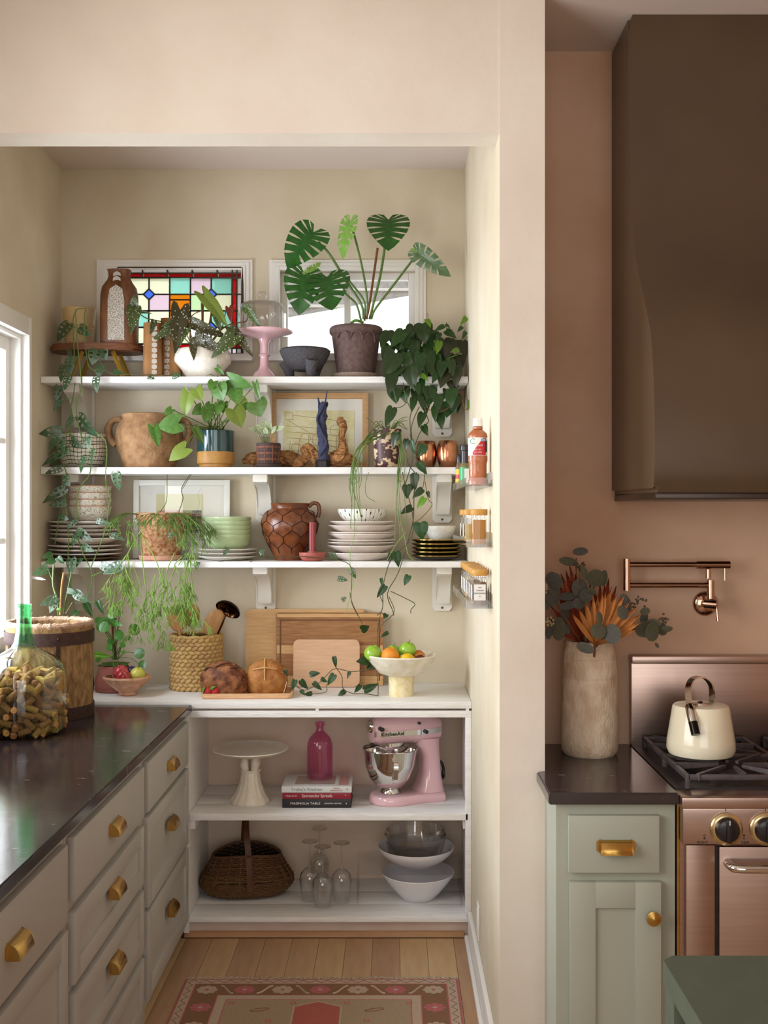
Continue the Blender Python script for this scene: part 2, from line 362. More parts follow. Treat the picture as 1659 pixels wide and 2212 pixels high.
part('toe_board', bx(SL-.02, XR-.002, .03, .045, .0, .064), M('toe_paint', 'cdb7ab', .5, 0, 'd8c5b9', 8, .3, 30), pb)
part('shoe_moulding', prism([(.012, .0), (.03, 0), (.03, .02), (.024, .02), (.016, .013)], SL-.02, XR-.03, 'x'), woodm('shoe_oak', 'a87c56', 'b88b63', 'x'), pb)
def bracket_profile():
    pts = [(0, 0), (-.20, 0), (-.205, -.03), (-.19, -.036), (-.165, -.04), (-.12, -.055), (-.085, -.085), (-.065, -.12), (-.058, -.15), (-.05, -.165), (0, -.165)]
    return pts
brk = mesh(prism(bracket_profile(), -.031, .031, 'x', bev=.003), 'bracket', 30); brk.materials.append(WHITE)
pl = B(); pts = [(-.042, 0), (.042, 0), (.042, -.185), (.03, -.2), (-.03, -.2), (-.042, -.185)]
prism(pts, -.014, -.001, 'y', pl); plm = mesh(pl, 'plate'); plm.materials.append(WHITE)
scr = mesh(lathe([(0, .003), (.004, .002), (.005, 0)], 10), 'screw'); scr.materials.append(M('screw_dark', '4a4038', .4, .8))
for (z, nm, th, brs) in ((S1, 'highest', .026, (-1.33, -.55, .21)), (S2, 'middle', .028, (-1.33, -.55, .21)), (S3, 'lowest', .025, (-1.33, -.55, .21))):
    w = thing('wall_shelf', 'long white wall shelf on scrolled brackets, %s of the three' % nm, 'shelf', (0, ZB, z), 'long white wall shelves')
    part('board', bx(XL+.002, XR-.002, ZS-ZB, -.001, -th, 0, bev=.003), WORN, w)
    for x in brs:
        b = part('bracket', brk, None, w, (x, -.013, -th)); p = part('bracket_plate', plm, None, b, (0, .013, 0))
        part('screw', scr, None, b, (0, -.002, -.186), (PI/2, 0, 0))
# ================================================================== left cabinets and stone tops
FX = -.809
def cup_pull(parent, loc, rz, w=.088):
    bm = B(); n = 10; secs = []
    for x in (-w/2, -w/2+.003, w/2-.003, w/2):
        k = .9 if abs(x) == w/2 else 1
        o = [(x, -.027*k*math.sin(PI/2*t/n), .017-.035*k*(1-math.cos(PI/2*t/n))) for t in range(n+1)]
        i = [(x, y*.86, z-.0025 if j < n else z) for j, (_, y, z) in enumerate(o)]
        secs.append(o+i[::-1])
    loft(secs, bm); c = part('cup_pull', bm, BRASS, parent, loc, (0, 0, rz))
    for s in (-1, 1):
        e = B()
        prism([(s*w/2, .019), (s*(w/2+.010), .012), (s*(w/2+.010), -.012), (s*w/2, -.018)], -.002, .0, 'y', e)
        prism([(-.0005, .017)]+[(-.027*math.sin(PI/2*t/n), .017-.035*(1-math.cos(PI/2*t/n))) for t in range(n+1)]+[(0, -.019)], s*w/2-.0015, s*w/2+.0015, 'x', e)
        part('end_plate', e, BRASS, c)
    return c
def front(parent, name, w, h, rail, m, loc, rz):      # a drawer or door front facing local -y, shaker recess when rail
    bm = B(); t = .02
    if rail:
        box(bm, -w/2, -w/2+rail, -t, 0, 0, h, bev=.0004); box(bm, w/2-rail, w/2, -t, 0, 0, h, bev=.0004)
        box(bm, -w/2+rail, w/2-rail, -t, 0, 0, rail, bev=.0004); box(bm, -w/2+rail, w/2-rail, -t, 0, h-rail, h, bev=.0004)
        o = part(name, bm, m, parent, loc, (0, 0, rz)); part('recessed_panel', bx(-w/2+rail-.002, w/2-rail+.002, -t+.008, -.002, rail-.002, h-rail+.002), m, o)
    else: o = part(name, box(bm, -w/2, w/2, -t, 0, 0, h, bev=.003), m, parent, loc, (0, 0, rz))
    return o
units = [('with three drawers beside the white pantry base', 3.485, 4.222, [(.69, .852), (.383, .672), (.085, .367)]),
         ('with four drawers, second from the white pantry base', 2.674, 3.481, [(.692, .852), (.485, .664), (.27, .459), (.05, .243)]),
         ('with two deep drawers, third from the white pantry base', 1.87, 2.670, [(.663, .852), (.36, .643), (.05, .342)]),
         ('farthest from the white pantry base', 1.06, 1.866, [(.663, .852), (.36, .643), (.05, .342)])]
for (d, a, b, drs) in units[:3]:
    u = thing('drawer_cabinet', 'grey green base cabinet '+d, 'cabinet', ((XL+FX)/2, (a+b)/2, 0), 'grey green drawer cabinets')
    w = b-a; hw = (FX-XL)/2-.002
    part('body', bx(-hw, hw, -w/2, w/2, .05 if 0 else .04, .878), SAGE, u)
    part('toe_kick', bx(-hw, hw-.05, -w/2, w/2, 0, .04), SAGE, u)
    for k, (z0, z1) in enumerate(drs):
        f = front(u, 'drawer', w-.05, z1-z0, .052 if k else 0, SAGE, (hw, 0, z0), PI/2)
        cup_pull(f, (0, -.0205 if not k else -.0205, (z1-z0)*(.5 if not k else .62)), 0)
def stone_top(name, label, poly, z, t):
    bm = prism(poly, z-t, z, 'z', bev=.004); o = solo(name, label, 'countertop', bm, STONE)
    return o
stone_top('stone_countertop', 'long polished black stone countertop over the left drawer cabinets', [(XL+.002, .2), (-.784, .2), (-.784, ZC-.003), (XL+.002, ZC-.003)], .912, .032)
# ================================================================== range side
cz = .915
stone_top('stone_counter_slab', 'short black stone counter slab beside the range', [(.411, 2.883), (.757, 2.883), (.757, RW-.002), (.437, RW-.002), (.437, ZF-.008), (.411, ZF-.008)], cz, .032)
u = thing('range_cabinet', 'pale sage base cabinet with one drawer and one door beside range', 'cabinet', (.58, 2.91, 0))
part('body', bx(-.145, .173, 0, RW-2.91-.003, .08, .882), SAGE2, u); part('toe_kick', bx(-.145, .155, .06, RW-2.91-.003, 0, .08), SAGE2, u)
f = front(u, 'drawer', .242, .152, 0, SAGE2, (.006, 0, .700), 0); cup_pull(f, (.004, -.0205, .072), 0, .082)
f = front(u, 'door', .242, .58, .068, SAGE2, (.01, 0, .095), 0)
k = part('door_knob', lathe([(0, 0), (.009, 0), (.008, .012), (.019, .016), (.0195, .02), (.015, .021), (.0155, .024), (.011, .025), (.011, .027), (.006, .028), (0, .03)], 24), BRASS, f, (.097, -.02, .49), (PI/2, 0, 0))
# ---- range
rg = thing('gas_range', 'stainless steel gas range with black cast iron grates', 'range', (.762, 2.865, 0))
RWD = .76; DP = RW-2.865-.004
part('body', bx(0, RWD, .03, DP, .06, .90), STEEL, rg)
part('side_strip', bx(-.006, 0, .035, .05, .06, .88), BRASS, rg)
part('control_panel', bx(0, RWD, 0, .06, .783, .878, bev=.004), STEEL, rg)
part('front_lip', bx(-.004, RWD, -.006, .09, .878, .908, bev=.004), STEEL, rg)
part('cooktop', bx(0, RWD, .085, DP-.03, .895, .912), BLACK, rg)
part('backsplash', bx(-.004, RWD, DP-.03, DP-.002, .905, 1.19, bev=.003), STEEL, rg)
part('backsplash_cap', bx(-.006, RWD, DP-.05, DP-.001, 1.178, 1.203, bev=.005), STEEL, rg)
part('front_stile', bx(.012, .088, .012, .03, .08, .778, bev=.002), STEEL, rg)
part('oven_door', bx(.097, RWD-.03, .004, .03, .16, .776, bev=.004), STEEL, rg)
part('door_gap', bx(.088, .097, .018, .031, .08, .778), BLACK, rg)
part('oven_handle', tube(cr([(.118, .004, .735), (.118, -.03, .735), (.13, -.046, .735), (.2, -.05, .735), (.5, -.05, .735), (.64, -.046, .735), (.652, -.03, .735), (.652, .004, .735)], 5), .011, 12), CHROME, rg)
KB = M('knob_black', '201c1e', .25, spec=.5)
for i, (kx, txt) in enumerate(((.113, 'FRONT'), (.217, 'REAR'), (.36, None), (.46, None))):
    b = part('knob_bezel', lathe([(.031, .0), (.043, .0), (.043, .008), (.037, .013), (.031, .013)], 36), M('bezel', 'cdbb92', .25, 1) if i == 0 else bpy.data.materials['bezel'], rg, (kx, 0, .826), (PI/2, 0, 0))
    kb = part('knob', lathe([(0, 0), (.034, 0), (.033, .012), (.03, .026), (.027, .028), (0, .028)], 30), KB, b)
    part('grip', bx(-.007, .007, -.03, .03, .02, .036, bev=.003), KB, b)
    part('pointer', bx(-.0012, .0012, .018, .03, .0358, .0366), M('pointer_white', 'e8e4e0', .4) if i == 0 else bpy.data.materials['pointer_white'], b)
    part('tick', bx(-.001, .001, -.0006, 0, .045, .053), KB, b, rot=(-PI/2, 0, 0))
    if txt:
        INK = bpy.data.materials.get('ink') or M('ink', '2a2020', .6)
        lettering(txt, .009, INK, rg, (kx-.062 if i == 0 else kx-.052, -.0006, .789))
        for q in (0, 1): part('burner_dot', lathe([(0, .0006), (.0028, .0006), (.0028, 0)], 12) if q == i else lathe([(.002, .0006), (.003, .0006), (.003, 0), (.002, 0), (.002, .0006)], 12), INK, rg, (kx-.056, 0, .800+.008*q), (PI/2, 0, 0))
# grates: a frame with eight fingers to the burner
def grate(loc, w, d):
    bm = B(); t = .006; z0, z1 = 0, .03
    for x in (-w/2, w/2):
        for y in (-d/2, d/2): box(bm, x-t, x+t, y-t, y+t, z0-.012, z1-.004, bev=.002)
    for s in (-1, 1):
        box(bm, -w/2, w/2, s*d/2-t, s*d/2+t, .012, z1-.004, bev=.002); box(bm, s*w/2-t, s*w/2+t, -d/2, d/2, .012, z1-.004, bev=.002)
    for k in range(8):
        a = PI/4*k; c, s = math.cos(a), math.sin(a); R = (min(w, d)/2 if k % 2 == 0 else math.hypot(w, d)/2*.92)
        if k in (0, 4): R = w/2
        if k in (2, 6): R = d/2
        p, q = Vector((c, s, 0)), Vector((-s, c, 0)); r0 = .035
        vs = [p*rr+q*h*t*.8+Vector((0, 0, z)) for rr, zt in ((r0, .022), (R, .012)) for h in (-1, 1) for z in (zt, z1)]
        v = [bm.verts.new(i) for i in vs]
        for fq in ((0,1,3,2), (4,6,7,5), (0,4,5,1), (2,3,7,6), (0,2,6,4), (1,5,7,3)): bm.faces.new([v[i] for i in fq])
    return part('grate', bm, M('grate_iron', '4a4346', .45, .3, '5a5254', 30, .3, 90) if 'grate_iron' not in bpy.data.materials else bpy.data.materials['grate_iron'], rg, loc)
for gx in (.19, .57):
    for gy in (.205, .46):
        grate((gx, gy, .922), .31, .245)
        part('burner', lathe([(0, .014), (.03, .014), (.034, .008), (.045, .006), (.05, 0), (.09, 0), (.095, -.002)], 24), BLACK, rg, (gx, gy, .913))
# ---- hood
HOOD = M('hood_plaster', '4c3a29', .36, 0, '54412e', 2.5, .12, 14, .45)
prof = [(3.24, CEIL-.001)]
for (x, y) in ((1361, 200), (1364, 400), (1370, 500), (1377, 560), (1386, 610), (1397, 660), (1408, 720), (1413, 790), (1416, 880), (1417, 960), (1416, 1020), (1414, 1052)):
    d = .703*F/(x-850); prof.append((d, H+(CY-y)*d/F))
prof += [(2.935, 1.712), (RW-.001, 1.716), (RW-.001, CEIL-.001)]
hd = thing('range_hood', 'dark olive brown plaster range hood flaring out above the range', 'hood', (.70, RW, 1.7))
prof = [tuple(q) for q in cr([Vector((a, b, 0)) for a, b in prof[:-3]], 4)]+prof[-3:]; prof = [(q[0], q[1]) for q in prof]
bm = prism([(a-RW, b-1.7) for a, b in prof], 0, .86, 'x'); bmesh.ops.bevel(bm, geom=[e for e in bm.edges if abs(e.verts[0].co.x-e.verts[1].co.x) < 1e-6 and abs(e.verts[0].co.x) < 1e-6], offset=.012, segments=3, affect='EDGES')
part('body', bm, HOOD, hd, angle=30)
part('bottom_rim', bx(.01, .85, 2.95-RW, -.002, -.006, .014, bev=.004), M('hood_rim', '3f332b', .3, .6), hd)
# ---- pot filler
d = 3.43
pf = thing('pot_filler', 'polished copper toned folding pot filler tap on the wall', 'tap', tuple(W(1528, 1300, RW)))
def L(px, py, dd=d): return W(px, py, dd)-pf.location
def rod(px, py, qx, qy, r, dd=d, name='arm'): return part(name, tube(cr([L(px, py, dd), L(qx, qy, dd)], 2), r, 16), NICKEL, pf)
rod(1354, 1207, 1354, 1276, .0115, name='elbow_post'); rod(1356, 1219.5, 1510, 1219.5, .0085); rod(1505, 1220, 1576, 1220, .0125, name='valve_body')
rod(1356, 1264, 1530, 1264, .0085); rod(1530, 1230, 1530, 1249, .0085, name='spout'); rod(1535, 1253, 1535, 1300, .0115, name='riser')
part('escutcheon', lathe([(0, .012), (.03, .012), (.038, .006), (.04, 0), (0, 0)], 28), NICKEL, pf, tuple(W(1523, 1304, RW-.001)-pf.location), (PI/2, 0, 0))
part('wall_stub', tube(cr([L(1523, 1304, RW-.01), L(1534, 1305, d-.01)], 2), .014, 16), NICKEL, pf)
part('valve', tube(cr([L(1522, 1304, d-.012), L(1549, 1306, d-.03)], 2), .0155, 18), NICKEL, pf)
part('lever', tube(cr([L(1548, 1312, d-.03), L(1551, 1342, d-.035)], 3), .004, 10), NICKEL, pf); part('lever', tube(cr([L(1566, 1228, d-.01), L(1566, 1254, d-.014)], 3), .0035, 10), NICKEL, pf)
# ---- kettle
kt = thing('kettle', 'cream enamel kettle with chrome loop handle on the range', 'kettle', (X(1514, 3.16), 3.16, .9525))
CREAM = M('cream_enamel', 'eee6cc', .18, spec=.5, coat=.3)
k = S(1, 3.16)
part('body', lathe([(0, 0), (.075, 0), (.092, .008), (.098, .022), (.0965, .045), (.089, .09), (.0805, .142), (.077, .147), (.06, .150), (0, .151)], 48), CREAM, kt)
part('lid', lathe([(0, .01), (.006, .01), (.01, .006), (.024, .005), (.026, 0), (0, 0)], 24), CHROME, kt, (-.005, -.01, .150))
hp = cr([(-.046, -.05, .12), (-.046, -.045, .15), (-.042, -.02, .198), (-.022, .0, .224), (.012, .012, .224), (.036, .02, .198), (.041, .03, .148)], 6)
secs = []
for i, p in enumerate(hp):
    t = (hp[min(i+1, len(hp)-1)]-hp[max(i-1, 0)]).normalized(); s = Vector((.35, -1, 0)).normalized(); s = (s-t*s.dot(t)).normalized(); n = t.cross(s)
    secs.append([p+s*(.012*a)+n*(.002*b) for a, b in ((-1, -1), (1, -1), (1, 1), (-1, 1))])
part('handle', loft(secs), CHROME, kt)
part('spout', tube(cr([(-.046, -.05, .150), (-.048, -.066, .140), (-.046, -.085, .112)]), .0135, 16), CHROME, kt)
part('spout_mouth', tube([(-.0462, -.083, .114), (-.042, -.099, .080)], .0128, 16), M('spout_dark', '1c1715', .25, .8), kt)
# ---- vase with dried bouquet
vz = thing('stoneware_vase', 'tall weathered pale clay vase on the black slab', 'vase', (X(1274, 3.36), 3.36, cz))
def wob(a, z): return 1+.012*math.sin(2*a+z*9)+.008*math.sin(5*a-z*20)
pv = [(.078, 0), (.0865, .012), (.088, .04), (.0875, .09), (.085, .15), (.084, .20), (.0835, .232), (.082, .236), (.0835, .24), (.081, .29), (.0795, .294), (.081, .298), (.0775, .32), (.0765, .326), (.0735, .333), (.074, .345)]
part('body', shell(pv, .008, 40, wob=wob), M('weathered_clay', 'c6ad92', .85, 0, 'dfcdb6', 14, 1, 60, .2, stretch=(2, 2, 1.2)), vz)
# ================================================================== dishes and things on the wall shelves
DS = 4.55; VSF, BSF = 5.0, 3.0
def at(px, d, z): return (X(px, d), d, z)
PLW = M('white_glaze', 'ece7de', .22, 0, 'e4dccf', 12, spec=.5)
PINKW = M('blush_glaze', 'e6d6cb', .3, 0, 'f0e6dd', 4, spec=.5)
def plate_me(r, h, m, t=.004):
    me = mesh(lathe([(0, 0), (r*.55, 0), (r*.58, .002), (r*.8, h*.45), (r*.97, h*.9), (r, h), (r*.99, h+t*.6), (r*.95, h+t*.2), (r*.78, h*.5+t), (r*.55, t), (0, t)], 44), 'plate'); me.materials.append(m); return me
def bowl_me(r, h, rb, m, t=.004, bulge=.6, seg=40, foot=.006):
    n = 9; pr = [(rb*.9, 0), (rb, foot)]
    for i in range(1, n+1):
        s = i/n; pr.append((rb+(r-rb)*(1-(1-s)**(1+bulge)), foot+(h-foot)*s**(1+bulge*.4)))
    me = mesh(shell(pr, t, seg), 'bowl'); me.materials.append(m); return me
ORD = ('lowest', 'second lowest', 'third lowest', 'fourth lowest', 'fifth lowest', 'sixth lowest', 'seventh lowest', 'eighth lowest', 'ninth lowest', 'tenth lowest')
def stack(items, base):                                   # (mesh, object name, dz to the next, label, cat, group)
    z = base[2]; q = -1
    for (me, nm, dz, lb, ct, gp) in items:
        if gp: q += 1; lb = lb+', '+ORD[q] if q < len(items)-1 else lb+', uppermost'
        solo(nm, lb, ct, me, None, (base[0]+random.uniform(-.002, .002), base[1], z), gp, (0, 0, random.uniform(0, 6))); z += dz
    return z
# --- left stack, lowest shelf
b = at(185, 4.545, S3+.0005)
GOLDP = M('gilded_brown', '7d5f36', .3, .5)
p1, p2 = plate_me(S(158, DS)/2*.985, .012, PINKW), plate_me(S(150, DS)/2, .014, PINKW)
pd = plate_me(S(148, DS)/2, .026, PINKW)
gp = 'blush plates under the floral bowls'; lb = 'blush white plate in the stack under the floral bowls'
z = stack([(plate_me(S(150, DS)/2, .012, GOLDP), 'charger_plate', .0165, 'brown gilded charger plate at the bottom of the blush stack', 'plate', None)]
    +[(p1, 'dinner_plate', .0165, lb, 'plate', gp)]*3+[(pd, 'dinner_plate', .030, lb, 'plate', gp)]+[(p2, 'dinner_plate', .0165, lb, 'plate', gp)]*4, b)
# floral bowls: ink drawing on white with coral rim
def patterned(name, base, ink, kind, sc_, rim=None):
    m = M(name, base, .3, spec=.5); nt = m.node_tree; N = nt.nodes; Lk = nt.links; p = N['Principled BSDF']
    tc = N.new('ShaderNodeTexCoord'); mp = N.new('ShaderNodeMapping'); Lk.new(tc.outputs['Object'], mp.inputs[0])
    mx = N.new('ShaderNodeMix'); mx.data_type = 'RGBA'; mx.inputs['A'].default_value = lin(base); mx.inputs['B'].default_value = lin(ink)
    if kind == 'floral':
        v = N.new('ShaderNodeTexVoronoi'); v.feature = 'DISTANCE_TO_EDGE'; v.inputs['Scale'].default_value = sc_
        nz = N.new('ShaderNodeTexNoise'); nz.inputs['Scale'].default_value = sc_; ad = N.new('ShaderNodeVectorMath'); ad.operation = 'MULTIPLY_ADD'; ad.inputs[1].default_value = (.09,)*3
        Lk.new(mp.outputs[0], nz.inputs['Vector']); Lk.new(nz.outputs['Color'], ad.inputs[0]); Lk.new(mp.outputs[0], ad.inputs[2]); Lk.new(ad.outputs[0], v.inputs['Vector'])
        rp = N.new('ShaderNodeValToRGB'); rp.color_ramp.elements[0].position = .02; rp.color_ramp.elements[1].position = .05; rp.color_ramp.elements[0].color = (1,1,1,1); rp.color_ramp.elements[1].color = (0,0,0,1)
        Lk.new(v.outputs['Distance'], rp.inputs[0]); Lk.new(rp.outputs[0], mx.inputs['Factor'])
    else:
        sx = N.new('ShaderNodeSeparateXYZ'); Lk.new(mp.outputs[0], sx.inputs[0])
        at2 = N.new('ShaderNodeMath'); at2.operation = 'ARCTAN2'; Lk.new(sx.outputs[1], at2.inputs[0]); Lk.new(sx.outputs[0], at2.inputs[1])
        cb = N.new('ShaderNodeCombineXYZ'); ml = N.new('ShaderNodeMath'); ml.operation = 'MULTIPLY'; ml.inputs[1].default_value = sc_/(2*PI); Lk.new(at2.outputs[0], ml.inputs[0])
        fr = N.new('ShaderNodeMath'); fr.operation = 'FRACT'; Lk.new(ml.outputs[0], fr.inputs[0])
        def cmp(sock, val, eps):
            c = N.new('ShaderNodeMath'); c.operation = 'COMPARE'; c.inputs[1].default_value = val; c.inputs[2].default_value = eps; Lk.new(sock, c.inputs[0]); return c.outputs[0]
        vert = cmp(fr.outputs[0], .5, .06)
        if kind == 'dotted':                              # thin vertical lines with a dark dash on each
            zf = N.new('ShaderNodeMath'); zf.operation = 'MULTIPLY_ADD'; zf.inputs[1].default_value = 22; Lk.new(sx.outputs[2], zf.inputs[0])
            fl2 = N.new('ShaderNodeMath'); fl2.operation = 'FLOOR'; Lk.new(ml.outputs[0], fl2.inputs[0]); m5 = N.new('ShaderNodeMath'); m5.operation = 'MULTIPLY'; m5.inputs[1].default_value = .37; Lk.new(fl2.outputs[0], m5.inputs[0]); Lk.new(m5.outputs[0], zf.inputs[2])
            f2 = N.new('ShaderNodeMath'); f2.operation = 'FRACT'; Lk.new(zf.outputs[0], f2.inputs[0])
            dash = cmp(f2.outputs[0], .5, .12); wide = cmp(fr.outputs[0], .5, .14)
            aa = N.new('ShaderNodeMath'); aa.operation = 'MULTIPLY'; Lk.new(dash, aa.inputs[0]); Lk.new(wide, aa.inputs[1])
            hh = N.new('ShaderNodeMath'); hh.operation = 'MULTIPLY'; hh.inputs[1].default_value = .55; Lk.new(vert, hh.inputs[0])
            mxm = N.new('ShaderNodeMath'); mxm.operation = 'MAXIMUM'; Lk.new(aa.outputs[0], mxm.inputs[0]); Lk.new(hh.outputs[0], mxm.inputs[1]); Lk.new(mxm.outputs[0], mx.inputs['Factor'])
        else:                                             # bands of hatching
            zf = N.new('ShaderNodeMath'); zf.operation = 'MULTIPLY'; zf.inputs[1].default_value = 62; Lk.new(sx.outputs[2], zf.inputs[0])
            nz = N.new('ShaderNodeTexNoise'); nz.inputs['Scale'].default_value = 25; Lk.new(mp.outputs[0], nz.inputs['Vector']); z2 = N.new('ShaderNodeMath'); z2.operation = 'ADD'; Lk.new(zf.outputs[0], z2.inputs[0]); Lk.new(nz.outputs['Fac'], z2.inputs[1])
            f2 = N.new('ShaderNodeMath'); f2.operation = 'FRACT'; Lk.new(z2.outputs[0], f2.inputs[0])
            mxm = N.new('ShaderNodeMath'); mxm.operation = 'MAXIMUM'; Lk.new(vert, mxm.inputs[0]); Lk.new(cmp(f2.outputs[0], .5, .09), mxm.inputs[1]); Lk.new(mxm.outputs[0], mx.inputs['Factor'])
    Lk.new(mx.outputs['Result'], p.inputs['Base Color']); return m
FLOR = patterned('floral_ink', 'dcd6c6', '6a7066', 'floral', 42)
CORALR = M('coral_rim', 'c98a6a', .4)
fb = mesh(shell([(.05, 0), (.055, .005), (.074, .018), (.0815, .035), (.0845, .05), (.087, .062)], .004, 40), 'bowl'); fb.materials.append(FLOR)
rimm = mesh(lathe([(.0872, 0), (.0888, .0015), (.088, .003), (.083, .0035), (.083, 0), (.0872, 0)], 40), 'rim'); rimm.materials.append(CORALR)
for i in range(4):
    o = solo('floral_bowl', 'white floral ink bowl with coral rim, %s of its stack' % ORD[i], 'bowl', fb, None, (b[0]+X(195, DS)-X(185, DS), b[1], z+.028*i), 'floral bowls stacked on blush plates', (0, 0, i))
    part('rim', rimm, None, o, (0, 0, .0605))
# --- green bowls on three plates
GRN = M('pistachio_glaze', 'a9bd8e', .22, 0, 'b6c89c', 5, spec=.5, coat=.2)
b = at(492, 4.535, S3+.0005)
z = stack([(plate_me(S(125, DS)/2, .016, PLW), 'side_plate', .0155, 'white side plate in the stack under the green bowls', 'plate', 'white side plates under the green bowls')]*3, b)
gb = mesh(shell([(.055, 0), (.06, .005), (.082, .016), (.0905, .032), (.093, .045), (.0965, .052), (.0978, .06), (.0975, .063)], .005, 44), 'bowl'); gb.materials.append(GRN)
for i in range(5): solo('green_bowl', 'pistachio green glazed bowl, %s in the stack on white plates' % ORD[i], 'bowl', gb, None, (b[0], b[1], z-.004+.0185*i), 'pistachio green bowls')
# --- tall stack of plates with the dotted bowl
b = at(781, 4.545, S3+.0005)
pa, pb2, pc = plate_me(S(146, DS)/2, .018, PINKW), plate_me(S(146, DS)/2, .030, PINKW), plate_me(S(138, DS)/2, .026, PINKW)
lb = 'blush white plate in the tall stack under the dotted bowl'; gp = 'plates under the dotted bowl'
z = stack([(pb2, 'dinner_plate', .030, lb, 'plate', gp), (pb2, 'dinner_plate', .026, lb, 'plate', gp), (pa, 'dinner_plate', .011, lb, 'plate', gp), (pa, 'dinner_plate', .012, lb, 'plate', gp), (pb2, 'dinner_plate', .019, lb, 'plate', gp), (pa, 'dinner_plate', .015, lb, 'plate', gp), (pb2, 'dinner_plate', .021, lb, 'plate', gp), (pc, 'dinner_plate', .012, lb, 'plate', gp)], b)
solo('dotted_bowl', 'white bowl with fine dark lines and dots on the tall plate stack', 'bowl', bowl_me(S(108, DS)/2, .066, .05, patterned('dotted_ink', 'e9e5da', '2e2b2a', 'dotted', 34), .004, .7), None, (b[0]+.004, b[1], z))
# --- black and gold plates with white bowl
b = at(943, 4.545, S3+.0005); BKP = M('black_glaze', '33271c', .25, .2); GOLD = M('gold_rim', 'b8994a', .22, 1)
r = S(108, DS)/2; bp = plate_me(r, .018, BKP, .004); gr = mesh(lathe([(r*1.004, 0), (r*1.006, .003), (r*.985, .0035), (r*.97, 0), (r*1.004, 0)], 44), 'rim'); gr.materials.append(GOLD)
for i in range(5):
    o = solo('gold_rimmed_plate', 'black plate with gold rim, %s under the small white bowl' % ORD[i], 'plate', bp, None, (b[0], b[1], b[2]+.0165*i), 'black and gold plates'); part('gold_rim', gr, None, o, (0, 0, .0185))
solo('small_white_bowl', 'small plain white bowl on the black and gold plates', 'bowl', bowl_me(S(70, DS)/2, .07, .038, PLW, .003, .3), None, (X(951, DS), b[1], b[2]+.0165*4+.0055))
# --- wired terracotta jug
b = at(626, 4.545, S3); jg = thing('wired_jug', 'glazed brown terracotta jug wrapped in wire netting with one handle', 'jug', b)
JUG = M('jug_glaze', '552a15', .28, 0, '824a28', 7, .25, 25, spec=.5, contrast=(.3, .75))
jp = [(.062, 0), (.064, .012), (.078, .04), (.1, .085), (.115, .125), (.119, .15), (.115, .175), (.1, .2), (.083, .212), (.077, .216), (.078, .23), (.081, .236)]
part('body', shell(jp, .006, 44), JUG, jg)
def jr(z):
    for (r0, z0), (r1, z1) in zip(jp, jp[1:]):
        if z0 <= z <= z1: return r0+(r1-r0)*(z-z0)/(z1-z0)
    return .08
WIRE = M('netting_wire', '1f1713', .5, .6)
rows = [(.03, .075, 9), (.075, .125, 9), (.125, .165, 9), (.165, .208, 9)]
for k, (z0, z1, n) in enumerate(rows):
    for i in range(n):
        a0 = 2*PI*(i+.5*(k % 2))/n; a1 = a0+PI/n; a2 = a0-PI/n
        zc = z0+(z1-z0)*.45
        def P(a, z): r = jr(z)+.0012; return (r*math.cos(a), r*math.sin(a), z)
        def seg(aa, za, ab, zb_): return [P(aa+(ab-aa)*t/4, za+(zb_-za)*t/4) for t in range(5)]
        bm = tube(seg(a0, z0, a0, zc), .0012, 5); tube(seg(a0, zc, a1, z1), .0012, 5, bm); tube(seg(a0, zc, a2, z1), .0012, 5, bm)
        part('wire_strand', bm, WIRE, jg)
part('handle', tube(cr([(.078, 0, .222), (.098, 0, .238), (.118, 0, .232), (.124, 0, .205), (.117, 0, .178)]), .0085, 10), JUG, jg)
# --- coral candle holder and candle
b = at(675, 4.455, S3); CORAL = M('coral_ceramic', 'a35448', .5, 0, 'ab5d52', 8)
ch = solo('candle_holder', 'coral ceramic saucer candle holder beside the wired jug', 'candle holder', lathe([(0, 0), (.036, 0), (.046, .008), (.054, .022), (.055, .034), (.053, .036), (.049, .032), (.044, .02), (.018, .018), (.0185, .04), (.015, .041), (.0135, .03), (0, .03)], 36), CORAL, b)
cn = thing('candle', 'fluted red taper candle in the coral holder', 'candle', (b[0], b[1], b[2]+.0305))
part('wax', lathe([(0, 0), (.0128, 0), (.013, .125), (.012, .129), (0, .13)], 40, wob=lambda a, z: 1+.06*math.cos(10*a)), M('red_wax', '8c3538', .5, sss=.1), cn); part('wick', tube([(0, 0, .13), (.001, 0, .136)], .001, 5), BLACK, cn)
# --- picture frames
def frame(name, label, px0, px1, py0, z0, d, fw, fm, art, lean=.035):
    x0, x1 = X(px0, d), X(px1, d); h = H-(py0-CY)*d/F-z0; w = x1-x0
    o = thing(name, label, 'picture', ((x0+x1)/2, d, z0+.002), rot=(-lean, 0, 0))
    for n_, a in (('frame_side', (-w/2, -w/2+fw, 0, h)), ('frame_side', (w/2-fw, w/2, 0, h)), ('frame_rail', (-w/2+fw, w/2-fw, 0, fw)), ('frame_rail', (-w/2+fw, w/2-fw, h-fw, h))):
        part(n_, bx(a[0], a[1], -.018, 0, a[2], a[3], bev=.0015), fm, o)
    part('mat_board', bx(-w/2+fw-.002, w/2-fw+.002, -.009, -.004, fw-.002, h-fw+.002), M('mat_board', 'e9e6dd', .8), o)
    art(o, w, h)
    part('glazing', bx(-w/2+fw-.001, w/2-fw+.001, -.013, -.012, fw-.001, h-fw+.001), GLASS, o); return o
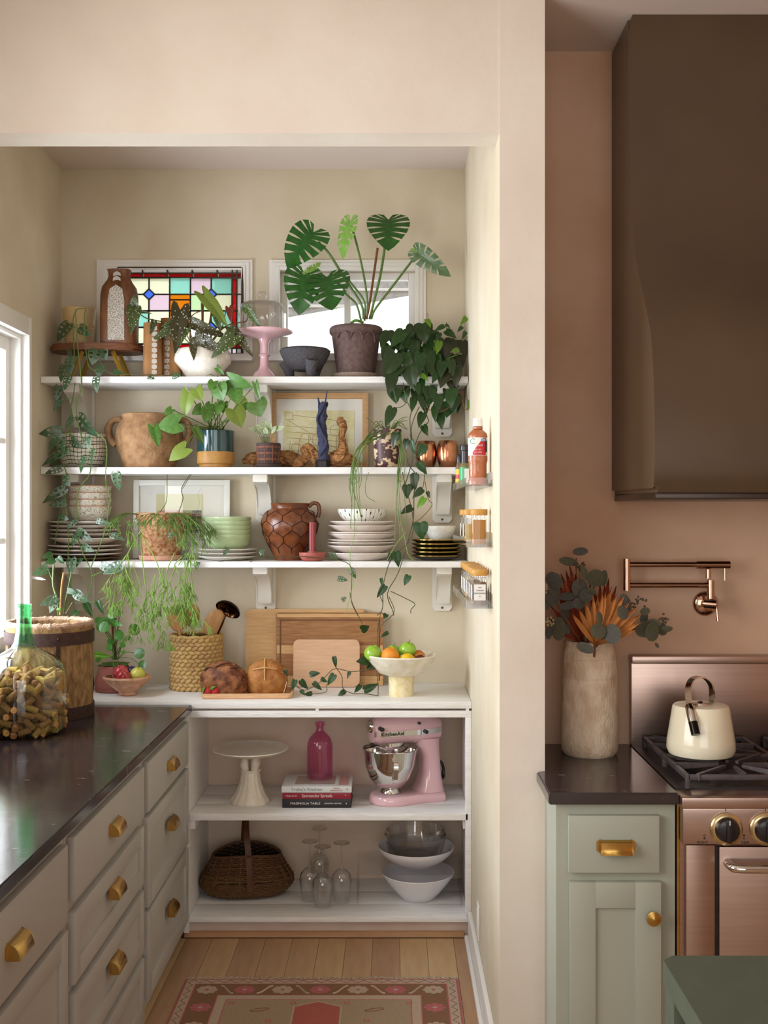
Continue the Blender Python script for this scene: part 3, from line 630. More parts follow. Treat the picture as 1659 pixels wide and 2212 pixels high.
def art1(o, w, h):                                          # brown line drawing on yellow paper
    part('drawing', bx(-w/2+.055, w/2-.06, -.0105, -.0095, .03, h-.075), M('art_paper', 'd9cf96', .8, 0, 'e3ddb8', 7), o)
    ink = M('art_ink', 'a5713f', .8); k = -.0108
    def ln(pts, r=.0007): part('drawn_line', tube([(p[0], k, p[1]) for p in pts], r, 4), ink, o)
    q = lambda cx, cz, r, n=16: [(cx+r*math.cos(2*PI*i/n), cz+r*math.sin(2*PI*i/n)) for i in range(n+1)]
    y1 = h-.085
    for (cx, cz, r) in ((-.06, .13, .022), (-.005, .125, .026), (.07, .165, .024), (.105, .12, .018), (-.1, .09, .02)): ln(q(cx, cz, r))
    for i in range(6): ln([(-.14, .055+.026*i), (.12, .045+.024*i)])
    for i in range(7): ln([(-.13+.04*i, .045), (-.125+.04*i, .12+.01*(i % 3))])
    ln([(-.145, y1), (-.145, y1-.03), (-.115, y1-.03), (-.115, y1), (-.145, y1)]); ln([(-.115, y1-.01), (.13, y1-.04)]); ln([(-.14, y1-.03), (.12, .06)])
def art2(o, w, h):
    part('print_paper', bx(-.11, .09, -.0105, -.0095, .1, h-.06), M('print_cream', 'd8d2a4', .8), o); k0, k1 = -.0112, -.0104
    dk = M('print_dark', '4b4a3a', .8); rd = M('print_red', 'b0605c', .8); ol = M('print_olive', '8d8a4e', .8); pk = M('print_pink', 'cf9d90', .8)
    z1 = h-.13
    part('print_block', bx(-.105, 0, k0, k1, .11, z1), pk, o); part('print_block', bx(0, .045, k0, k1, .11, z1), ol, o); part('print_block', bx(.045, .085, k0, k1, .11, z1), dk, o)
    for i in range(9): part('print_stripe', bx(-.1, .084, k0-.0004, k0, .115+(z1-.12)/9*i, .115+(z1-.12)/9*i+.004), (dk, rd)[i % 2 if i < 8 else 1], o)
frame('oak_framed_drawing', 'oak framed line drawing on yellow paper leaning on the wall', 584, 796, 850, S2, 4.665, .026, woodm('frame_oak', 'b98d5d', 'caa376', 'x'), art1)
frame('white_framed_print', 'white framed print of coloured stripe blocks behind the terracotta pot', 289, 497, 1038, S3, 4.665, .024, M('frame_white', 'e4e1d8', .4), art2)
# --- big clay urn
b = at(322, 4.55, S2); ur = thing('clay_urn', 'old two handled clay urn with worn ochre glaze', 'urn', b)
URN = M('urn_clay', '7a5638', .75, 0, 'ab8660', 7, .7, 30, .3, contrast=(.25, .75), detail=8)
part('body', shell([(.105, 0), (.108, .01), (.122, .05), (.136, .095), (.14, .13), (.134, .165), (.122, .192), (.113, .204), (.113, .212), (.118, .222)], .009, 44, wob=lambda a, z: 1+.012*math.sin(3*a+z*8)), URN, ur)
for s in (-1, 1): part('handle', tube(cr([(s*.115, 0, .205), (s*.15, 0, .2), (s*.17, 0, .168), (s*.163, 0, .125), (s*.137, 0, .1)]), [.014]*12+[.016]*14, 10), URN, ur)
URNI = M('urn_incised', '7c6a5a', .9)
zz = [(-2.45+.14*i, .175 if i % 2 else .12) for i in range(13)]
part('incised_zigzag', tube([((jr2:=(.122+(.18-z)*.16))*math.cos(a), jr2*math.sin(a), z) for a, z in zz], .0018, 5), URNI, ur)
# --- black and white bowls
b = at(178, 4.55, S2); HAT = patterned('hatched_ink', 'd9d3c2', '26231f', 'hatch', 40)
bl = bowl_me(S(107, DS)/2, .098, .06, HAT, .005, 1.1)
for i, w_ in enumerate(('lower', 'upper')): solo('hatched_bowl', 'black and white hatched bowl, %s of a nested pair' % w_, 'bowl', bl, None, (b[0], b[1], b[2]+.045*i), 'hatched bowls')
# --- copper mugs
COP = M('copper', 'c98d6c', .22, 1, 'bd7f5e', 6, .1, 20)
for px, w_ in ((921, 'left'), (967, 'right')):
    d = 4.53 if px < 940 else 4.51
    m_ = thing('copper_mug', 'barrel shaped copper mug '+('beside the marbled pot' if px < 940 else 'beside the chili bottle'), 'mug', at(px, d, S2), 'pair of copper mugs')
    part('body', shell([(.03, 0), (.034, .004), (.042, .03), (.0455, .06), (.043, .09), (.037, .112)], .002, 36), COP, m_)
    part('handle', tube(cr([(.01, .042, .09), (.015, .07, .08), (.015, .07, .045), (.01, .044, .03)]), .004, 8), COP, m_)
# --- blue cactus-skeleton sculpture
b = at(697, 4.50, S2); sp = thing('blue_sculpture', 'twisted blue wood sculpture on a black hexagonal base', 'sculpture', b)
part('base', lathe([(0, 0), (.031, 0), (.031, .026), (.027, .034), (0, .034)], 6), M('base_black', '1f1b1c', .5), sp, angle=20)
BLU = M('blue_wood', '23263a', .7, 0, '42466a', 14, 1, 50, stretch=(6, 6, 1))
secs = []
for i in range(24):
    t = i/23; z = .03+.235*t; r = .022-.004*t
    secs.append([((r*(1+.45*noise.noise(Vector((math.cos(a)*4, math.sin(a)*4, z*40)))))*math.cos(a)+.004*math.sin(z*25), r*.8*math.sin(a), z+(.012*math.sin(3*a) if i == 23 else 0)) for a in [2*PI*k/14 for k in range(14)]])
part('trunk', loft(secs), BLU, sp)
part('twisted_root', tube(cr([(-.012, -.016, .05), (.016, -.02, .1), (-.004, -.022, .15), (-.022, -.016, .2), (-.002, -.018, .24), (.012, -.008, .275), (.016, 0, .305), (.019, 0, .318)]), lambda t: .0065*(1-.75*t), 8), BLU, sp)
part('shard', tube(cr([(-.012, 0, .25), (-.018, 0, .285), (-.02, 0, .292)]), lambda t: .006*(1-.8*t), 6), BLU, sp)
# --- driftwood
DRF = M('driftwood', '7a4e2c', .85, 0, 'b08254', 9, .9, 30, .2, stretch=(1, 3, 3), detail=8)
def drift(name, label, pts, rad, seed, loc, knots=()):
    o = thing(name, label, 'driftwood', loc); n = 14; c = cr(pts, n); secs = []; m_ = len(c)
    rr = [rad[min(int(i/n), len(rad)-1)]+(rad[min(int(i/n)+1, len(rad)-1)]-rad[min(int(i/n), len(rad)-1)])*(i/n % 1) for i in range(m_)]
    for i, p in enumerate(c):
        t = (c[min(i+1, m_-1)]-c[max(i-1, 0)]).normalized(); u_ = t.orthogonal() if abs(t.y) > .9 else t.cross(Vector((0, 1, 0))).normalized(); v_ = t.cross(u_)
        secs.append([p+(u_*math.cos(a)+v_*math.sin(a))*rr[i]*(1+.35*noise.noise(p*28+Vector((math.cos(a)*1.5+seed, math.sin(a)*1.5, 0)))+.3*noise.noise(p*80+Vector((math.cos(a)*4+seed, math.sin(a)*4, 0)))) for a in [2*PI*k/16 for k in range(16)]])
    zmin = min(q[2] for s in secs for q in s)
    part('branch', loft([[(q[0], q[1], q[2]-zmin) for q in s] for s in secs]), DRF, o)
    for (p, r) in knots: part('knot', blob(r, r, r*.9, 2, .5, 2.5, seed), DRF, o, (p[0], p[1], p[2]-zmin))
    return o
drift('driftwood_log', 'striped driftwood log lying behind the plaid pot', [(-.125, 0, .025), (-.08, 0, .04), (-.02, 0, .035), (.05, 0, .04), (.10, 0, .03), (.12, 0, .022)], [.008, .03, .028, .034, .03, .008], 1, at(588, 4.59, S2))
drift('gnarled_driftwood', 'gnarled tan driftwood knot beside the plaid pot', [(-.05, 0, .02), (-.02, 0, .035), (.01, 0, .06), (-.005, 0, .09), (.02, -.005, .1), (.04, 0, .07), (.05, 0, .03), (.045, 0, .015)], [.012, .025, .018, .01, .012, .016, .02, .008], 4, at(658, 4.54, S2), [((-.02, -.02, .03), .02)])
drift('upright_driftwood', 'upright pale driftwood branch on a spreading root', [(-.07, .02, .018), (-.03, .01, .03), (0, 0, .04), (.012, 0, .08), (.006, 0, .12), (.012, 0, .16), (.004, 0, .19), (.008, 0, .205)], [.01, .03, .034, .018, .012, .016, .018, .005], 7, at(735, 4.52, S2), [((.02, 0, .03), .03), ((.045, .01, .025), .022), ((.004, -.01, .185), .014)])
# ------------------------------------------------------------------ highest shelf
d = 4.535; x0, x1 = -1.425, X(312, 4.52); ztop = 2.352
st = thing('plant_stand', 'low wooden plank stand with yellow legs on the highest shelf', 'stand', ((x0+x1)/2, d, S1))
hw = (x1-x0)/2
part('plank_top', prism([(hw*math.copysign(abs(math.cos(a))**.55, math.cos(a)), .095*math.copysign(abs(math.sin(a))**.7, math.sin(a))*(1+.05*math.sin(3*a))) for a in [2*PI*k/40 for k in range(40)]], ztop-S1-.028, ztop-S1, 'z', bev=.008), woodm('walnut_plank', '5b3520', '7a4c30', 'x'), st)
YEL = M('yellow_legs', 'b08a28', .5, 0, 'a07a22', 6)
for s, sx in ((-1, -.05), (1, .075)):
    for y in (-.06, .06): part('leg', tube([(sx+s*.0, y, ztop-S1-.03), (sx+s*.045, y, .0)], .009, 4), YEL, st, angle=20)
bz = ztop+.0005
tp = thing('carved_bottle', 'tall brown carved wooden bottle with white speckled inlay', 'vase', at(258, 4.50, bz))
CAR = M('carved_brown', '5c3418', .5, 0, '754724', 8, .2, 20, stretch=(1, 1, .3))
INL = M('shell_inlay', '6b5846', .6, 0, 'd8d0c4', 70, .8, 90, contrast=(.42, .55)); SHEL = M('shell_white', 'b5aba0', .5)
def rsec(w, dd, z, n=24): return [(w*math.copysign(abs(math.cos(a))**.6, math.cos(a)), dd*math.copysign(abs(math.sin(a))**.6, math.sin(a)), z) for a in [2*PI*k/n for k in range(n)]]
secs = [rsec(w, w*.75, z) for w, z in ((.072, 0), (.075, .01), (.076, .1), (.074, .2), (.068, .235), (.05, .262), (.042, .28), (.043, .295), (.048, .308))]
part('body', loft(secs), CAR, tp)
part('inlay_panel', prism([(-.034, .012), (.034, .012), (.034, .17), (.026, .22), (.0, .238), (-.026, .22), (-.034, .17)], -.0575, -.05, 'y'), INL, tp)
for k, z in enumerate((.262, .282)): part('inlay_chip', prism([(-.016, z-.006), (0, z-.002), (.016, z-.006), (.014, z+.006), (.0, z+.014), (-.014, z+.006)], -.042 if k else -.047, -.03, 'y'), SHEL, tp)
def carved(name, label, px, d, w, h, flare, px_in, mat_):
    o = thing(name, label, 'vase', at(px, d, S1)); n = 8
    part('body', loft([rsec(w*(1+flare*(1-i/n)**2), w*.8*(1+flare*(1-i/n)**2), h*i/n) for i in range(n+1)]), M(name+'_wood', '8a5c2e', .5, 0, '9c6c3a', 8, .2, 20, stretch=(1, 1, .3)), o)
    for k in range(9): part('inlay_chip', prism([(px_in-.011, h*(.06+.1*k)), (px_in, h*(.04+.1*k)), (px_in+.011, h*(.06+.1*k)), (px_in+.010, h*(.12+.1*k)), (px_in, h*(.13+.1*k)), (px_in-.010, h*(.12+.1*k))], -w*.8*(1+flare*(1-k/9)**2)-.003, -w*.5, 'y'), mat_, o)
    return o
carved('carved_wood_vase', 'short ochre carved wood vase with a row of white chips', 330, 4.47, .036, .225, .12, .014, SHEL)
carved('carved_wood_block', 'brown carved wood vase with a dark inlaid strip', 367, 4.52, .036, .252, .45, -.004, INL)
# planter on the stand
b = at(171, 4.565, bz); av = thing('adansonii_plant', 'trailing swiss cheese vine in a beige hobnail pot on the stand', 'plant', b)
HOB = M('beige_pot', 'c6a877', .6, 0, 'd0b587', 5)
part('pot', shell([(.052, 0), (.055, .006), (.063, .07), (.069, .152), (.07, .158)], .005, 36), HOB, av)
hb = mesh(blob(.0038, .0038, .0038, 1, 0), 'hobnail'); hb.materials.append(HOB)
for r_ in range(6):
    for k in range(30): part('hobnail', hb, None, av, ((.0555+.012*r_/6)*math.cos(2*PI*(k+.5*(r_ % 2))/30), (.0555+.012*r_/6)*math.sin(2*PI*(k+.5*(r_ % 2))/30), .02+.0125*r_)) if math.sin(2*PI*(k+.5*(r_ % 2))/30) < .2 else None
part('soil', lathe([(0, .14), (.066, .138)], 20), SOIL, av)
# stained glass panel
sx0, sx1, d = X(255, 4.68), X(524, 4.68), 4.668
zb_ = W2[2]+.0005; ztp = H-(578-CY)*4.68/F
sg = thing('stained_glass_panel', 'leaded stained glass panel leaning in the small window', 'stained glass', (sx0, d, zb_), rot=(-.03, 0, 0))
w, h = sx1-sx0, ztp-zb_
LEAD = M('lead_came', '3d332b', .6, .4, '57493c', 30, .3, 60)
GC = {k: glass('stained_'+k, v, .8, .1, .5, 45, .5) for k, v in dict(cream=(.95, .95, .80), teal=(.55, .84, .76), pink=(.88, .76, .82), blue=(.25, .42, .92), red=(.72, .05, .07), amber=(.85, .45, .06), mint=(.76, .90, .66), clear=(.96, .95, .95)).items()}
def pane(pts, c): part('glass_piece', prism(pts, -.002, .002, 'y'), GC[c], sg, angle=None)
def came(p, q, r=.0036): part('lead_came', tube([(p[0], 0, p[1]), (q[0], 0, q[1])], r, 6), LEAD, sg)
ox, oz = .012, .03; xs = [.06+(w-.12)*i/5 for i in range(6)]; zs = [.055+(h-.125)*i/4 for i in range(5)]
bar = .022
for i in range(5):
    xa, xb = w*i/5+.006, w*(i+1)/5-.003
    pane([(xa, h-.022), (xb, h-.022), (xb, h-.006), (xa, h-.006)], 'clear'); pane([(xa, .006), (xb, .006), (xb, .024), (xa, .024)], 'clear')
    pane([(xa, h-.042), (xb, h-.042), (xb, h-.028), (xa, h-.028)], 'red'); pane([(xa, .029), (xb, .029), (xb, .042), (xa, .042)], 'red'); came((xb+.001, h-.04), (xb+.001, h)); came((xb+.001, 0), (xb+.001, .042))
for i in range(4):
    za, zc = .045+(h-.09)*i/4+.003, .045+(h-.09)*(i+1)/4-.003
    for xa, c in ((w-.022, 'clear'), (w-.042, 'red'), (.006, 'clear'), (.026, 'red')): pane([(xa, za), (xa+.015, za), (xa+.015, zc), (xa, zc)], c)
    came((w-.04, zc+.003), (w, zc+.003)); came((0, zc+.003), (.04, zc+.003))
gx = [.045+(w-.09)*i/5 for i in range(6)]; gz = [.045+(h-.09)*i/4 for i in range(5)]
colr = [['cream', 'cream', 'cream', 'clear', 'cream'], ['teal', 'cream', 'amber', 'cream', 'teal'], ['cream', 'pink', 'amber', 'mint', 'cream'], ['cream', 'cream', 'teal', 'pink', 'teal']]
cut = .024; dia = [(1, 3), (1, 1), (4, 3), (4, 1)]
for r_ in range(4):
    for c_ in range(5):
        xa, xb, za, zc = gx[c_], gx[c_+1], gz[r_], gz[r_+1]; pts = []
        for (cx_, cz_, ix, iz, s1, s2) in ((xa, za, c_, r_, 1, 1), (xb, za, c_+1, r_, -1, 1), (xb, zc, c_+1, r_+1, -1, -1), (xa, zc, c_, r_+1, 1, -1)):
            if (ix, iz) in dia:
                q = [(cx_, cz_+s2*cut), (cx_+s1*cut, cz_)]; pts += q if s1*s2 > 0 else q[::-1]
            else: pts.append((cx_, cz_))
        pane(pts, colr[r_][c_])
        came(pts[0], pts[1]) if len(pts) == 4 else [came(pts[k], pts[(k+1) % len(pts)]) for k in range(len(pts))]
        if len(pts) == 4: came(pts[1], pts[2])
for (ix, iz) in dia:
    cx_, cz_ = gx[ix], gz[iz]; pane([(cx_+cut*.93, cz_), (cx_, cz_+cut*.93), (cx_-cut*.93, cz_), (cx_, cz_-cut*.93)], 'blue')
came((gx[2], (gz[2]+gz[3])/2+.012), (gx[3], (gz[2]+gz[3])/2+.012)); came((gx[2], gz[2]), (gx[3], gz[2]))
for p, q in (((0, 0), (w, 0)), ((0, h), (w, h)), ((0, 0), (0, h)), ((w, 0), (w, h))): came(p, q, .006)
for p, q in (((0, h-.025), (w, h-.025)), ((.0, h-.043), (w-.0, h-.043)), ((0, .026), (w, .026)), ((0, .044), (w, .044)), ((w-.024, 0), (w-.024, h)), ((w-.044, 0), (w-.044, h)), ((.024, 0), (.024, h)), ((.043, 0), (.043, h))): came(p, q)
# pink cake stand with glass dome
b = at(571, 4.54, S1); PNK = M('pink_milk_glass', 'e5bac2', .15, 0, 'e8c0c7', 4, spec=.6, coat=.4, sss=.2)
ck = solo('pink_cake_stand', 'pink milk glass pedestal cake stand on the highest shelf', 'cake stand', lathe([(0, 0), (.058, 0), (.06, .006), (.052, .014), (.042, .03), (.028, .04), (.02, .055), (.017, .09), (.019, .1), (.024, .104), (.018, .11), (.018, .15), (.026, .17), (.05, .178), (.11, .19), (.12, .197), (.12, .204), (.113, .2), (0, .196)], 48), PNK, b)
dm = thing('glass_dome', 'clear glass cake dome with ball knob on the pink stand', 'dome', (X(566, 4.54), 4.54, S1+.201))
part('dome', lathe([(.1, 0), (.1, .07), (.097, .095), (.085, .115), (.06, .125), (.02, .129), (0, .129), (0, .126), (.02, .126), (.059, .122), (.083, .112), (.0945, .094), (.0975, .07), (.0975, 0)], 44), WARE, dm)
part('knob', lathe([(.008, .128), (.007, .133), (.016, .139), (.0215, .152), (.016, .166), (0, .171)], 24), WARE, dm)
# molcajete
b = at(659, 4.52, S1); mo = thing('stone_mortar', 'grey pitted volcanic stone mortar on three stubby legs', 'mortar', b)
LAVA = M('lava_stone', '3c3a3d', .95, 0, '6a666a', 90, 1, 120, .2, contrast=(.4, .62))
part('bowl', shell([(.04, .036), (.06, .04), (.085, .07), (.1, .1), (.106, .118)], .02, 40), LAVA, mo)
for k in range(3):
    a = -PI/2+.45+2*PI/3*k; part('leg', tube(cr([(.08*math.cos(a), .08*math.sin(a), .075), (.068*math.cos(a), .068*math.sin(a), .04), (.062*math.cos(a), .062*math.sin(a), .002)]), lambda t: .03-.014*t, 12), LAVA, mo)
# ================================================================== plants
def leafmesh(name, out, mids, m, cut=None, fold=.18, droop=.22, nu=7, hol=(.28, .8)):
    """out: half outline (x,y) from the petiole to the tip, mids: y on the midrib for each rib; cut None | 'hole' | 'split'"""
    bm = B(); n = len(out)
    def P(i, u, s):
        f = i-int(i) if i < n-1 else 1; k = min(int(i), n-2)
        o = Vector(out[k]).lerp(Vector(out[k+1]), f); my = mids[k]+(mids[k+1]-mids[k])*f
        x, y = o[0]*u, my+(o[1]-my)*u
        return Vector((s*x, y, fold*x-droop*y*abs(y)-.25*x*x+.015*math.sin(i*2.1)*u))
    for s in (-1, 1):
        for i in range(n-1):
            if cut == 'hole' and 1 <= i <= n-3:
                per = [(i+a/3, 0) for a in range(3)]+[(i+1, a/3) for a in range(3)]+[(i+1-a/3, 1) for a in range(3)]+[(i, 1-a/3) for a in range(3)]
                c0, c1 = (hol[0]+hol[1])/2, (hol[1]-hol[0])/2; Pv = [bm.verts.new(P(a, u, s)) for a, u in per]
                Hv = []
                for a, u in per:
                    dx, du = (a-i-.5)*2, (u-.5)*2; l = max(math.hypot(dx, du), 1e-6)
                    Hv.append(bm.verts.new(P(i+.5+.25*dx/l, c0+c1*du/l, s)))
                for k in range(12): bm.faces.new((Pv[k], Pv[(k+1) % 12], Hv[(k+1) % 12], Hv[k]))
                continue
            lo, hi = (0, 1)
            for j in range(nu):
                u0, u1 = j/nu, (j+1)/nu
                def e(u):
                    if cut != 'split' or u < .28: return 0
                    return .44*((u-.28)/.72)**.5*(1-.45*max(0, (u-.7)/.3))
                ka, kb = (.42 if 2 <= i <= n-3 else 0), (.42 if 1 <= i < n-3 else 0); a0, b0, a1, b1 = i+e(u0)*ka, i+1-e(u0)*kb, i+e(u1)*ka, i+1-e(u1)*kb
                q = [P(a0, u0, s), P(b0, u0, s), P(b1, u1, s), P(a1, u1, s)]
                try: bm.faces.new([bm.verts.new(v) for v in q])
                except ValueError: pass
    bmesh.ops.remove_doubles(bm, verts=bm.verts, dist=.0008); 
    me = mesh(bm, name, 60); me.materials.append(m); return me
HEART = [(0, 0), (.11, -.075), (.27, -.09), (.41, -.02), (.475, .12), (.47, .30), (.40, .49), (.275, .68), (.12, .86), (.0, 1.0)]; HM = [0, .0, .02, .06, .12, .24, .40, .58, .78, 1.0]
ADAN = [(0, 0), (.22, -.12), (.40, -.02), (.46, .2), (.40, .46), (.25, .72), (0, 1)]; ADM = [0, .01, .06, .18, .36, .62, 1]
OVAL = [(0, 0), (.13, -.02), (.25, .04), (.32, .16), (.34, .32), (.31, .5), (.24, .68), (.12, .86), (0, 1)]; OM = [0, .02, .06, .13, .24, .38, .56, .76, 1]
ARROW = [(0, 0), (.10, -.12), (.24, -.24), (.36, -.22), (.40, -.05), (.42, .12), (.42, .32), (.34, .54), (.2, .76), (.07, .92), (0, 1)]; AM = [0, 0, .01, .03, .07, .14, .26, .42, .62, .82, 1]
WING = [(0, 0), (.12, -.14), (.25, -.18), (.31, -.06), (.31, .12), (.27, .34), (.2, .56), (.12, .76), (.04, .92), (0, 1)]; WM = [0, 0, .02, .06, .14, .28, .46, .66, .85, 1]
ROUND = [(.5*math.sin(a), .34-.5*math.cos(a)) for a in [PI*i/9 for i in range(10)]]; ROUND[0] = (0, -.16); ROUND[-1] = (0, .84); RM = [-.16, -.05, 0, .05, .15, .25, .4, .55, .7, .84]
MONS = [(0, 0), (.12, -.16), (.32, -.2), (.5, -.1), (.58, .12), (.55, .34), (.46, .56), (.33, .76), (.15, .92), (0, 1.02)]; MM = [0, .0, .04, .1, .19, .31, .45, .6, .78, 1.02]
G_MON = leafmat('monstera_leaf', '1f4a16', '2f6420', .3, .15); G_MONL = leafmat('monstera_leaf_pale', '6f9a3c', '8fb85a', .25, .1); G_MOND = leafmat('monstera_leaf_sheen', '4d6b48', '6f8a66', .2, .1)  # the greyish third copy paints the pale sheen of a reflecting leaf
G_PHI = leafmat('philodendron_leaf', '1d3512', '2b4a1b', .34, .3); G_PHIL = leafmat('philodendron_young', '567e1c', '6f9a2a', .35, .15); G_PHID = leafmat('philodendron_dark', '332a14', '27331a', .4, .2)  # the third colour is for the dark red-brown leaves
G_ADA = leafmat('swiss_cheese_leaf', '2c4a2a', '44683f', .36, .2, spec=1.0); G_SYN = leafmat('arrowhead_leaf', '466b2a', '5c8434', .4, .25); G_SYNY = leafmat('arrowhead_pale', '83943f', '789038', .4, .1)
G_BEG = leafmat('begonia_leaf', '4c5f24', '3c4a1e', .4, .25, spots=13); G_BEGD = leafmat('begonia_dark', '4a3c1c', '3a401f', .4, .2, spots=13); G_BEGR = leafmat('begonia_red', '7a2f26', '8f3c2c', .4, .1)
G_PIL = leafmat('pilea_leaf', '3a6a22', '4d8030', .3, .25); G_VAR = leafmat('variegated_leaf', '6f8a52', 'd2d6b4', .4, .1)
STEM = M('green_stem', '4e6a2a', .5, 0, '5f7a34', 20); STEMD = M('dark_stem', '3b3a1e', .6, 0, '4d4a26', 20); STEMB = M('brown_stem', '7a4c2a', .7)
LM = {'mon': leafmesh('leaf', MONS, MM, G_MON, 'split'), 'monl': leafmesh('leaf', MONS, MM, G_MONL, 'split'), 'mond': leafmesh('leaf', MONS, MM, G_MOND, 'split'),
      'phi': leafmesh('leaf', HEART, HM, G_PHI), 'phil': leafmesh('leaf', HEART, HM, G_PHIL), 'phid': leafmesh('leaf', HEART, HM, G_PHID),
      'ada': leafmesh('leaf', ADAN, ADM, G_ADA, 'hole', .12, .2, hol=(.24, .82)), 'syn': leafmesh('leaf', ARROW, AM, G_SYN), 'syny': leafmesh('leaf', ARROW, AM, G_SYNY),
      'beg': leafmesh('leaf', WING, WM, G_BEG), 'begd': leafmesh('leaf', WING, WM, G_BEGD), 'begr': leafmesh('leaf', WING, WM, G_BEGR), 'pil': leafmesh('leaf', ROUND, RM, G_PIL, None, .05, .12), 'var': leafmesh('leaf', OVAL, OM, G_VAR)}
LW = {k: .94 for k in LM}; LW.update(mon=1.16, monl=1.16, mond=1.16, beg=.62, begd=.62, begr=.62, pil=1.0, var=.68, syn=.84, syny=.84)
def leaf(root, kind, b, t, w=None, d=4.5, dd=0.0, yaw=None, name='leaf', nv=(0, -1, .12)):
    """a leaf from base pixel b to tip pixel t; w apparent width in px; d depth of the base, dd extra depth of the tip"""
    pb_, pt = W(b[0], b[1], d), W(t[0], t[1], d+dd); ax = pt-pb_; Lg = ax.length; ay = ax.normalized()
    ratio = 1 if w is None else S(w, d)/(Lg*LW[kind])
    roll = random.uniform(-.45, .45) if yaw is None else yaw; sx = 1.0
    if w is not None: sx = min(max(ratio/math.cos(roll), .45), 2.4)
    nrm = Vector(nv); nrm = (nrm-ay*nrm.dot(ay)).normalized(); side = ay.cross(nrm)
    nrm = (nrm*math.cos(roll)+side*math.sin(roll)).normalized(); ax_ = ay.cross(nrm)
    o = part(name, LM[kind], None, root)
    R = Matrix((ax_, ay, nrm)).transposed().to_4x4()
    o.matrix_local = Matrix.Translation(pb_-root.location) @ R @ Matrix.Diagonal((Lg*sx, Lg, Lg, 1))
    return pb_
def vine(root, pts, r=.0022, m=None, d=4.5, name='stem', n=5):
    ps = [W(p[0], p[1], p[2] if len(p) > 2 else d)-root.location for p in pts]
    return part(name, tube(cr(ps, n), r, 6), m or STEM, root)
def Z(ox, oy, s): return lambda x, y: (ox+x/s, oy+y/s)
def jit(a): return random.uniform(-a, a)
# ---- monstera in purple grey pot
b = at(769, 4.545, S1); mp_ = thing('monstera_plant', 'tall split leaf monstera in a mauve grey clay pot', 'plant', b)
MAU = M('mauve_clay', '5d4a47', .85, 0, '6d5955', 12, .4, 40, .2)
k = S(1, DS)
part('pot', shell([(40*k, .022), (41*k, .028), (48*k, .12), (52*k, .185), (55*k, .190), (57.5*k, .197), (57.5*k, .212), (55*k, .218)], .007, 40), MAU, mp_)
part('saucer', shell([(44*k, 0), (47*k, .004), (51*k, .018), (51*k, .022)], .005, 36), M('saucer_clay', '8a7668', .85, 0, '9c887a', 20), mp_)
for s in (-28, 8, 40):
    x0 = s*k*.8; part('swag_relief', tube(cr([(x0-.03, -.9*math.sqrt(max(.0, .109**2-(x0-.03)**2)), .165), (x0-.02, -math.sqrt(.107**2-(x0-.02)**2), .188), (x0+.01, -math.sqrt(.107**2-(x0+.01)**2), .185), (x0+.018, -math.sqrt(.1035**2-(x0+.018)**2), .15)]), .003, 6), MAU, mp_)
part('soil', lathe([(0, .205), (.1, .2)], 20), SOIL, mp_)
z2 = Z(480, 440, 2.765)
for pts, r in (([(845, 690), (830, 600), (740, 460), (640, 300), (572, 228)], .006), ([(865, 690), (866, 570), (840, 400), (800, 230), (768, 120)], .005), ([(880, 690), (905, 590), (950, 400), (990, 110)], .006), ([(890, 690), (915, 628), (1020, 490), (1165, 300)], .005), ([(830, 700), (800, 600), (740, 540), (700, 480), (560, 440), (495, 425)], .005), ([(850, 700), (850, 590), (790, 500), (720, 425), (670, 425), (628, 442)], .005)):
    vine(mp_, [(*z2(*p), 4.55-.015*i) for i, p in enumerate(pts)], r, STEM)
vine(mp_, [(*z2(860, 690), 4.54), (*z2(880, 600), 4.54), (*z2(928, 265), 4.54)], .0055, STEMB, name='cut_stalk')
for kd, b_, t_, w_, d_, dd, yw in (('mon', (545, 170), (385, 352), 250, 4.49, -.05, .15), ('monl', (765, 105), (697, 305), 110, 4.48, -.03, .5), ('mon', (992, 95), (992, 236), 262, 4.47, -.10, 0), ('mond', (1165, 290), (1352, 425), 120, 4.48, -.03, .3), ('mon', (490, 415), (460, 640), 235, 4.46, -.04, -.1), ('mon', (628, 440), (645, 598), 275, 4.44, -.09, .1), ('monl', (1165, 285), (1125, 265), 30, 4.48, 0, .2), ('monl', (505, 420), (590, 350), 50, 4.46, 0, .3)):
    leaf(mp_, kd, z2(*b_), z2(*t_), w_/2.765, d_, dd, yw)
part('tie', tube(cr([(-.02, -.02, .235), (.0, -.03, .245), (.03, -.01, .24)]), .006, 8), G_MONL, mp_)
